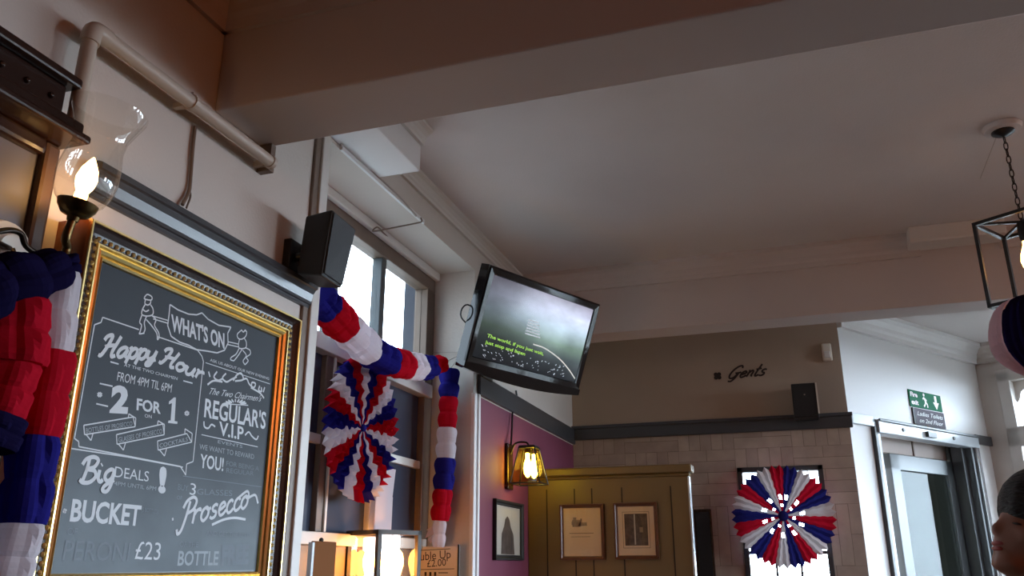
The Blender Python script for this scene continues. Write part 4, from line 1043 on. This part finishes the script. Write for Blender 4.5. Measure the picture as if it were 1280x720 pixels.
mb = MB(); dbox(mb, .865, 1.328, 1.024, 1.150, .001, .010, M['signgrey']); dbox(mb, .861, .893, 1.024, 1.150, .001, .012, M['blackmatt']); mb.build('plate', t)
mb = MB(); so_ = lambda s, z: on_d(s, z, .011)
text_on(mb, 'Ladies Toilets', so_(.92, 1.095), so_(1.30, 1.095), so_(.92, 1.128), E, M['signwhite'], shear=.35)
mb.build('lettering', t); mb = MB()
text_on(mb, 'on 2nd Floor', so_(.94, 1.043), so_(1.29, 1.043), so_(.94, 1.076), E, M['signwhite'], shear=.35)
mb.build('lettering', t)

# ---- pendant lantern with honeycomb ball
pcx, pcy = .993, 3.679; pz0, pz1 = Z(.99), Z(1.345); hs = .13
t = thing('pendant_lantern', (pcx, pcy, CEIL), 'black cage pendant lantern with lit bulb hanging on a chain from the ceiling', 'lamp')
MB().lathe((pcx, pcy, CEIL), (0, 0, -1), [(.075, 0), (.078, .006), (.07, .022), (.05, .026), (0, .027)], M['ceil'], 28).build('ceiling_rose', t, True)
MB().lathe((pcx, pcy, CEIL-.02), (0, 0, -1), [(.045, 0), (.045, .012), (.03, .022), (.012, .028), (0, .03)], M['black'], 20).build('canopy', t, True)
cc = [V((pcx, pcy, 0))+D*hs*a+E*hs*b for a, b in ((-1, -1), (1, -1), (1, 1), (-1, 1))]
mb = MB()
def bar(a, b, r=.007):
    dv = (b-a).normalized(); x = E if abs(dv.dot(E)) < .9 else D; y = dv.cross(x).normalized(); x = y.cross(dv)
    mb.obox((a+b)/2, (b-a)/2+dv*r, x*r, y*r, M['black'])
for k in range(4):
    l = (k+1) % 4; a, b = cc[k], cc[l]
    bar(a+UP*pz0, a+UP*pz1); bar(a+UP*pz0, b+UP*pz0); bar(a+UP*pz1, b+UP*pz1)
    bar(a+UP*pz1, V((pcx, pcy, pz1)), .005)
mb.build('cage', t)
mb = MB(); z = CEIL-.045; k = 0
while z > pz1+.01:
    u = E if k % 2 else D; pts = [V((pcx, pcy, z-.018))+u*.008*math.cos(a)+UP*.020*math.sin(a) for a in [2*PI*i/10 for i in range(11)]]
    mb.tube(pts, .0025, M['bronze'], 5, False); z -= .032; k += 1
mb.build('chain', t)
mb = MB().lathe((pcx, pcy, pz1), (0, 0, -1), [(.02, 0), (.022, .05), (.018, .085), (0, .085)], M['black'], 14); mb.build('lamp_holder', t)
MB().lathe((pcx, pcy, pz1-.08), (0, 0, -1), [(.012, 0), (.014, .02), (.028, .06), (.032, .09), (.026, .115), (.01, .13), (0, .132)], M['bulbdim'], 18).build('bulb', t, True)
sw_ = MB().tube([V((pcx-.02, pcy, CEIL-.03)), at_y(1208, 268, FB0-.16)], .0022, M['wire'], 5)
tag(sw_.build('thin_wire'), 'thin wire stretched from the ceiling rose to the boxed part of the beam', 'wire')
bcn = at_z(1296, 419, Z(.80)); BR_ = .158
t = thing('paper_ball', bcn+UP*BR_, 'pinkish and navy honeycomb paper ball hanging under the pendant lantern', 'paper ball')
def gore(a0, a1, m, name='tissue_section'):
    mb = MB(); n = 14; ks = int((a1-a0)/(2*PI/72)); vs = []
    for j in range(n+1):
        th = PI*j/n
        for k in range(ks+1):
            ph = a0+(a1-a0)*k/ks; r = BR_*(1 if k % 2 else .955)*(1+.02*math.sin(j*5))
            vs.append(bcn+V((math.sin(th)*math.cos(ph), math.sin(th)*math.sin(ph), math.cos(th)))*r)
    mb.add(vs, [(j*(ks+1)+k, (j+1)*(ks+1)+k, (j+1)*(ks+1)+k+1, j*(ks+1)+k+1) for j in range(n) for k in range(ks)], m); mb.build(name, t)
vd = (EYE-bcn); va = math.atan2(vd.y, vd.x)
gore(va-.72, va+.9, M['tnavy']);
gore(va-1.9, va-.72, M['tpink']); gore(va+.9, va+2.6, M['tred']); gore(va+2.6, va+2*PI-1.9, M['tnavy'])
ck_ = min((c+UP*pz0 for c in cc), key=lambda q: (q-bcn).length)
MB().tube([bcn+UP*BR_*.97, bcn.lerp(ck_, .5)+UP*BR_*.45, ck_], .0015, M['wire'], 5).build('hanging_string', t)

# ---- sill lantern, menu block, price card
lx, ly = -1.74, 0; p = at_x(480, 666, -1.705); lc = V((-1.705, p.y, SILL))
lz1 = at_x(480, 664, -1.705).z; s_ = .105
t = thing('sill_lantern', lc, 'square glass lantern with lit bulbs standing on the window sill', 'lamp')
yw = math.radians(-26); u, v_ = V((math.cos(yw), math.sin(yw), 0)), V((-math.sin(yw), math.cos(yw), 0))
cr4 = [lc+u*s_*a+v_*s_*b for a, b in ((-1, -1), (1, -1), (1, 1), (-1, 1))]
mb = MB()
def bar2(a, b, r=.0095):
    dv = (b-a).normalized(); x = u if abs(dv.dot(u)) < .9 else v_; y = dv.cross(x).normalized(); x = y.cross(dv)
    mb.obox((a+b)/2, (b-a)/2+dv*r, x*r, y*r, M['lanternframe'])
M['lanternframe'] = mat('lantern_bronze', (52, 42, 36), .5, .2)
H_ = UP*(lz1-SILL-.008); Bz = UP*.012
for k in range(4):
    l = (k+1) % 4; a, b = cr4[k], cr4[l]
    bar2(a+Bz, a+H_); bar2(a+Bz, b+Bz); bar2(a+H_, b+H_)
mb.build('cage', t)
MB().obox(lc+UP*.016, u*s_, v_*s_, UP*.004, M['lanternframe']).build('floor_plate', t)
for k in range(4):
    l = (k+1) % 4; MB().add([cr4[k]+Bz, cr4[l]+Bz, cr4[l]+H_, cr4[k]+H_], [(0, 1, 2, 3)], M['clear']).build('pane', t)
for a, b in ((-.45, -.35), (.5, -.25), (.25, .55)):
    c = lc+u*s_*a+v_*s_*b; hz = (lz1-SILL)
    MB().lathe(c+UP*.02, UP, [(.012, 0), (.012, hz*.42), (0, hz*.43)], M['brass'], 12).build('candle_tube', t, True)
    MB().lathe(c+UP*(.02+hz*.42), UP, [(.01, 0), (.016, .015), (.026, .05), (.027, .075), (.02, .10), (.008, .115), (0, .117)], M['bulbsoft'], 14).build('bulb', t, True)
a, b = at_x(391, 676, -1.66), at_x(421, 677, -1.66)
t = thing('menu_block', ((-1.67), (a.y+b.y)/2, SILL), 'brown menu block with pale edge standing on the window sill', 'menu holder')
M['menubrown'] = mat('menu_brown', (124, 80, 48), .85, spec=.1)
MB().box((-1.674, a.y+.012, SILL), (-1.660, b.y, a.z), M['menubrown']).build('board', t, bevel=.003)
MB().box((-1.676, a.y-.004, SILL), (-1.657, a.y+.012, a.z-.004), M['frameblue']).build('edge_strip', t, bevel=.003)
MB().ball((-1.667, a.y+.07, a.z+.004), .009, M['black'], 8, 6).build('knob', t, True)
q = [at_y(x, y, 4.06) for x, y in ((521, 684), (574, 682))]
cz1 = (q[0].z+q[1].z)/2; cx0, cx1 = q[0].x, q[1].x
t = thing('price_card', ((cx0+cx1)/2, 4.06, SILL), 'printed Double Up price card standing in the window corner', 'card')
MB().box((cx0, 4.06, SILL), (cx1, 4.066, cz1), M['card']).build('card', t)
mb = MB(); cp = lambda x, y: at_y(x, y, 4.06)
text_on(mb, 'Double Up', cp(510, 702), cp(563.5, 697.5), cp(510, 691.5), (0, -1, 0), M['letter'])
text_on(mb, '£2.00', cp(534, 709), cp(557.5, 707), cp(534, 700), (0, -1, 0), M['letter'])
line_on(mb, [cp(526, 688), cp(563, 686)], .003, (0, -1, 0), M['letter']); line_on(mb, [cp(526, 712), cp(568, 711)], .003, (0, -1, 0), M['letter'])
for x in (532, 538, 544): line_on(mb, [cp(x, 720), cp(x, 715)], .012, (0, -1, 0), M['letter'])
line_on(mb, [cp(548, 716), cp(560, 716)], .004, (0, -1, 0), M['letter'])
mb.build('lettering', t)
MB().tube([V((cx1, 4.055, SILL)), V((cx1, 4.055, cz1+.008))], .006, M['bronze'], 8).build('post', t)

# ---- loose wiring along the recess head
mb = MB().tube(cr([V((XL+.012, 2.60, SOF+.006)), at_x(436, 178, XL+.02), at_x(452, 198, XL+.02), at_x(470, 218, XL+.015), at_x(478, 226, XL+.012), at_x(500, 247, XL+.012), at_x(520, 270, XL+.012)], 6), .005, M['wire'], 8)
tag(mb.build('cable'), 'pale cable clipped along the top edge of the window recess', 'cable')
mb = MB().box((XL-.0, 2.62, SOF-.004), (XL+.012, 3.42, SOF+.014), M['white'])
tag(mb.build('cable_trunking'), 'white plastic trunking strip along the head of the window recess', 'trunking')
mb = MB().tube(cr([at_x(526, 272, XL+.014), at_x(527, 277, XL+.014), at_x(520, 279, XL-.02), at_x(500, 283, XL-.08), at_x(480, 287, XL-.14), at_x(466, 289, XL-.20), at_x(472, 284, XL-.20), at_x(480, 292, XL-.21), at_x(492, 303, XL-.22)], 6), .004, M['brownwood'], 7)
tag(mb.build('dangling_wire'), 'thin brown wire strung across under the window recess head', 'wire')

# ---- the seated person at the right edge
dirL = -CR.copy(); dirL.z = 0; dirL.normalize()              # the way the face looks: towards the window
hc = at_d(1279, 664, 1.70)
side = UP.cross(dirL).normalized()
def pp(f, s, z): return V((hc.x, hc.y, 0))+dirL*f+side*s+UP*z
HZ = hc.z
def person():
    t = thing('person', V((hc.x, hc.y, 0)), 'person with dark hair in side view at the edge, looking towards the window', 'person')
    seat = .56
    J = {}
    def v(n, f, s, z, r): J[n] = (pp(f, s, z), r)
    v('pel', -.06, 0, seat+.09, .13); v('sp1', -.07, 0, seat+.25, .12); v('sp2', -.05, 0, seat+.40, .14); v('nk0', -.03, 0, HZ-.20, .07); v('nk1', -.012, 0, HZ-.10, .056)
    for sg, k in ((1, 'l'), (-1, 'r')):
        v('sh'+k, -.04, .16*sg, HZ-.25, .06); v('el'+k, .02, .22*sg, HZ-.50, .044); v('wr'+k, .22, .12*sg, HZ-.54, .03); v('pa'+k, .29, .10*sg, HZ-.545, .034)
        v('hp'+k, 0, .09*sg, seat+.07, .095); v('kn'+k, .40, .12*sg, seat+.06, .066); v('an'+k, .40, .12*sg, .09, .042); v('fo'+k, .46, .13*sg, .045, .042); v('to'+k, .57, .14*sg, .035, .032)
        for i, (df, ds, ln) in enumerate(((0, .030, .075), (.004, .011, .085), (.002, -.009, .08), (0, -.028, .062))):
            v('f%da%s' % (i, k), .31, .10*sg+ds, HZ-.545, .010); v('f%db%s' % (i, k), .32+ln*.5, .10*sg+ds*1.15, HZ-.55, .009); v('f%dc%s' % (i, k), .32+ln, .10*sg+ds*1.2, HZ-.568, .007)
        v('tha'+k, .275, (.10-.036)*sg, HZ-.545, .011); v('thb'+k, .315, (.10-.062)*sg, HZ-.555, .009)
    Eg = [('pel', 'sp1'), ('sp1', 'sp2'), ('sp2', 'nk0'), ('nk0', 'nk1')]
    for k in 'lr':
        Eg += [('nk0', 'sh'+k), ('sh'+k, 'el'+k), ('el'+k, 'wr'+k), ('wr'+k, 'pa'+k), ('pel', 'hp'+k), ('hp'+k, 'kn'+k), ('kn'+k, 'an'+k), ('an'+k, 'fo'+k), ('fo'+k, 'to'+k), ('pa'+k, 'tha'+k), ('tha'+k, 'thb'+k)]
        for i in range(4): Eg += [('pa'+k, 'f%da%s' % (i, k)), ('f%da%s' % (i, k), 'f%db%s' % (i, k)), ('f%db%s' % (i, k), 'f%dc%s' % (i, k))]
    mb = MB()
    for a, b in Eg:
        (pa, ra), (pb, rb) = J[a], J[b]; n = max(2, int((pb-pa).length/.03)+1)
        mb.tube([pa.lerp(pb, i/n) for i in range(n+1)], [ra+(rb-ra)*i/n for i in range(n+1)], M['skin'], 14); mb.ball(pa, ra*.99, M['skin'], 14, 8); mb.ball(pb, rb*.99, M['skin'], 14, 8)
    # head: skull, face mask, jaw, nose, brows, lips, ears
    ch, sh_ = math.cos(.38), math.sin(.38)
    def hp(f, s_, z): return pp(f*ch-(z+.09)*sh_+.0, s_, HZ-.09+(z+.09)*ch+f*sh_)
    def hb(f, s, z, r, sc=(1, 1, 1)):
        n0 = len(mb.v); mb.ball((0, 0, 0), r, M['skin'], 20, 14, sc)
        for i in range(n0, len(mb.v)):
            q = mb.v[i]; mb.v[i] = hp(f+q.x, s+q.y, z+q.z)
    hb(-.015, 0, .035, .092, (1.02, .80, 1.0)); hb(.03, 0, -.02, .062, (.85, .86, 1.22)); hb(.045, 0, -.078, .034, (1.0, 1.1, .75)); hb(.0, 0, -.055, .055, (1, .9, .8))
    hb(.082, 0, -.022, .0125, (1.15, .9, 1.3)); hb(.076, 0, -.002, .010, (.8, .8, 2.2)); hb(.068, 0, .026, .02, (.7, 2.0, .6)); hb(.074, 0, -.050, .0115, (.95, 1.7, .8)); hb(.071, 0, -.063, .011, (.9, 1.5, .8)); hb(.066, 0, -.088, .016, (.9, 1.1, .9))
    for sg in (1, -1): hb(-.01, .077*sg, -.005, .026, (.7, .3, 1.2)); hb(.045, .042*sg, -.022, .022, (1, .8, .9))
    o = mb.build('body', t)
    rm = o.modifiers.new('one_skin', 'REMESH'); rm.mode = 'VOXEL'; rm.voxel_size = .0065; rm.use_smooth_shade = True
    sm = o.modifiers.new('smooth', 'SMOOTH'); sm.factor = .5; sm.iterations = 4
    # lips, eyes
    def part(nm, items, m):
        mb2 = MB()
        for f, s, z, r, sc in items:
            n0 = len(mb2.v); mb2.ball((0, 0, 0), r, m, 16, 10, sc)
            for i in range(n0, len(mb2.v)):
                q = mb2.v[i]; mb2.v[i] = hp(f+q.x, s+q.y, z+q.z)
        return mb2.build(nm, t, True)
    part('lips', [(.0765, 0, -.050, .010, (.9, 1.9, .6)), (.0745, 0, -.060, .010, (.9, 1.7, .6))], M['lips'])
    part('eyelash', [(.066, .034, -.006, .008, (.9, 1.6, .3))], M['hair']); part('eyelash', [(.066, -.034, -.006, .008, (.9, 1.6, .3))], M['hair'])
    hairs = [(-.012, 0, .050, .098, (1.03, .84, .98)), (-.05, 0, .0, .082, (.8, .92, 1.1)), (-.06, 0, -.06, .06, (.7, 1.0, 1.0))]
    ho = part('hair', hairs, M['hair']); r2 = ho.modifiers.new('one_skin', 'REMESH'); r2.mode = 'VOXEL'; r2.voxel_size = .006; r2.use_smooth_shade = True
    # clothes follow the body
    mb3 = MB()
    for a, b in [('pel', 'sp1'), ('sp1', 'sp2'), ('sp2', 'nk0'), ('nk0', 'shl'), ('nk0', 'shr'), ('shl', 'ell'), ('shr', 'elr')]:
        (pa, ra), (pb, rb) = J[a], J[b]; n = 5; pb2 = pb if not b.startswith('el') else pa.lerp(pb, .6)
        mb3.tube([pa.lerp(pb2, i/n) for i in range(n+1)], [ra+.014+(rb-ra)*i/n for i in range(n+1)], M['cloth'], 16); mb3.ball(pa, ra+.013, M['cloth'], 14, 8)
    s3 = mb3.build('shirt', t, True); r3 = s3.modifiers.new('one_skin', 'REMESH'); r3.mode = 'VOXEL'; r3.voxel_size = .009; r3.use_smooth_shade = True
    mb4 = MB()
    for a, b in [('pel', 'hpl'), ('pel', 'hpr'), ('hpl', 'knl'), ('hpr', 'knr'), ('knl', 'anl'), ('knr', 'anr')]:
        (pa, ra), (pb, rb) = J[a], J[b]; n = 6
        mb4.tube([pa.lerp(pb, i/n) for i in range(n+1)], [ra+.012+(rb-ra)*i/n for i in range(n+1)], M['jeans'], 16); mb4.ball(pa, ra+.011, M['jeans'], 14, 8)
    s4 = mb4.build('trousers', t, True); r4 = s4.modifiers.new('one_skin', 'REMESH'); r4.mode = 'VOXEL'; r4.voxel_size = .009; r4.use_smooth_shade = True
    st = thing('stool', pp(-.06, 0, 0), 'round wooden stool under the seated person', 'stool')
    MB().lathe(pp(-.03, 0, seat-.115), UP, [(0, 0), (.17, 0), (.18, .012), (.18, .03), (.165, .045), (0, .05)], M['coppery'], 28).build('seat', st, True)
    for k in range(4):
        a = PI/4+k*PI/2; MB().tube([pp(-.03+.11*math.cos(a), .11*math.sin(a), seat-.112), pp(-.03+.17*math.cos(a), .17*math.sin(a), 0)], .017, M['coppery'], 10).build('leg', st, True)
person()
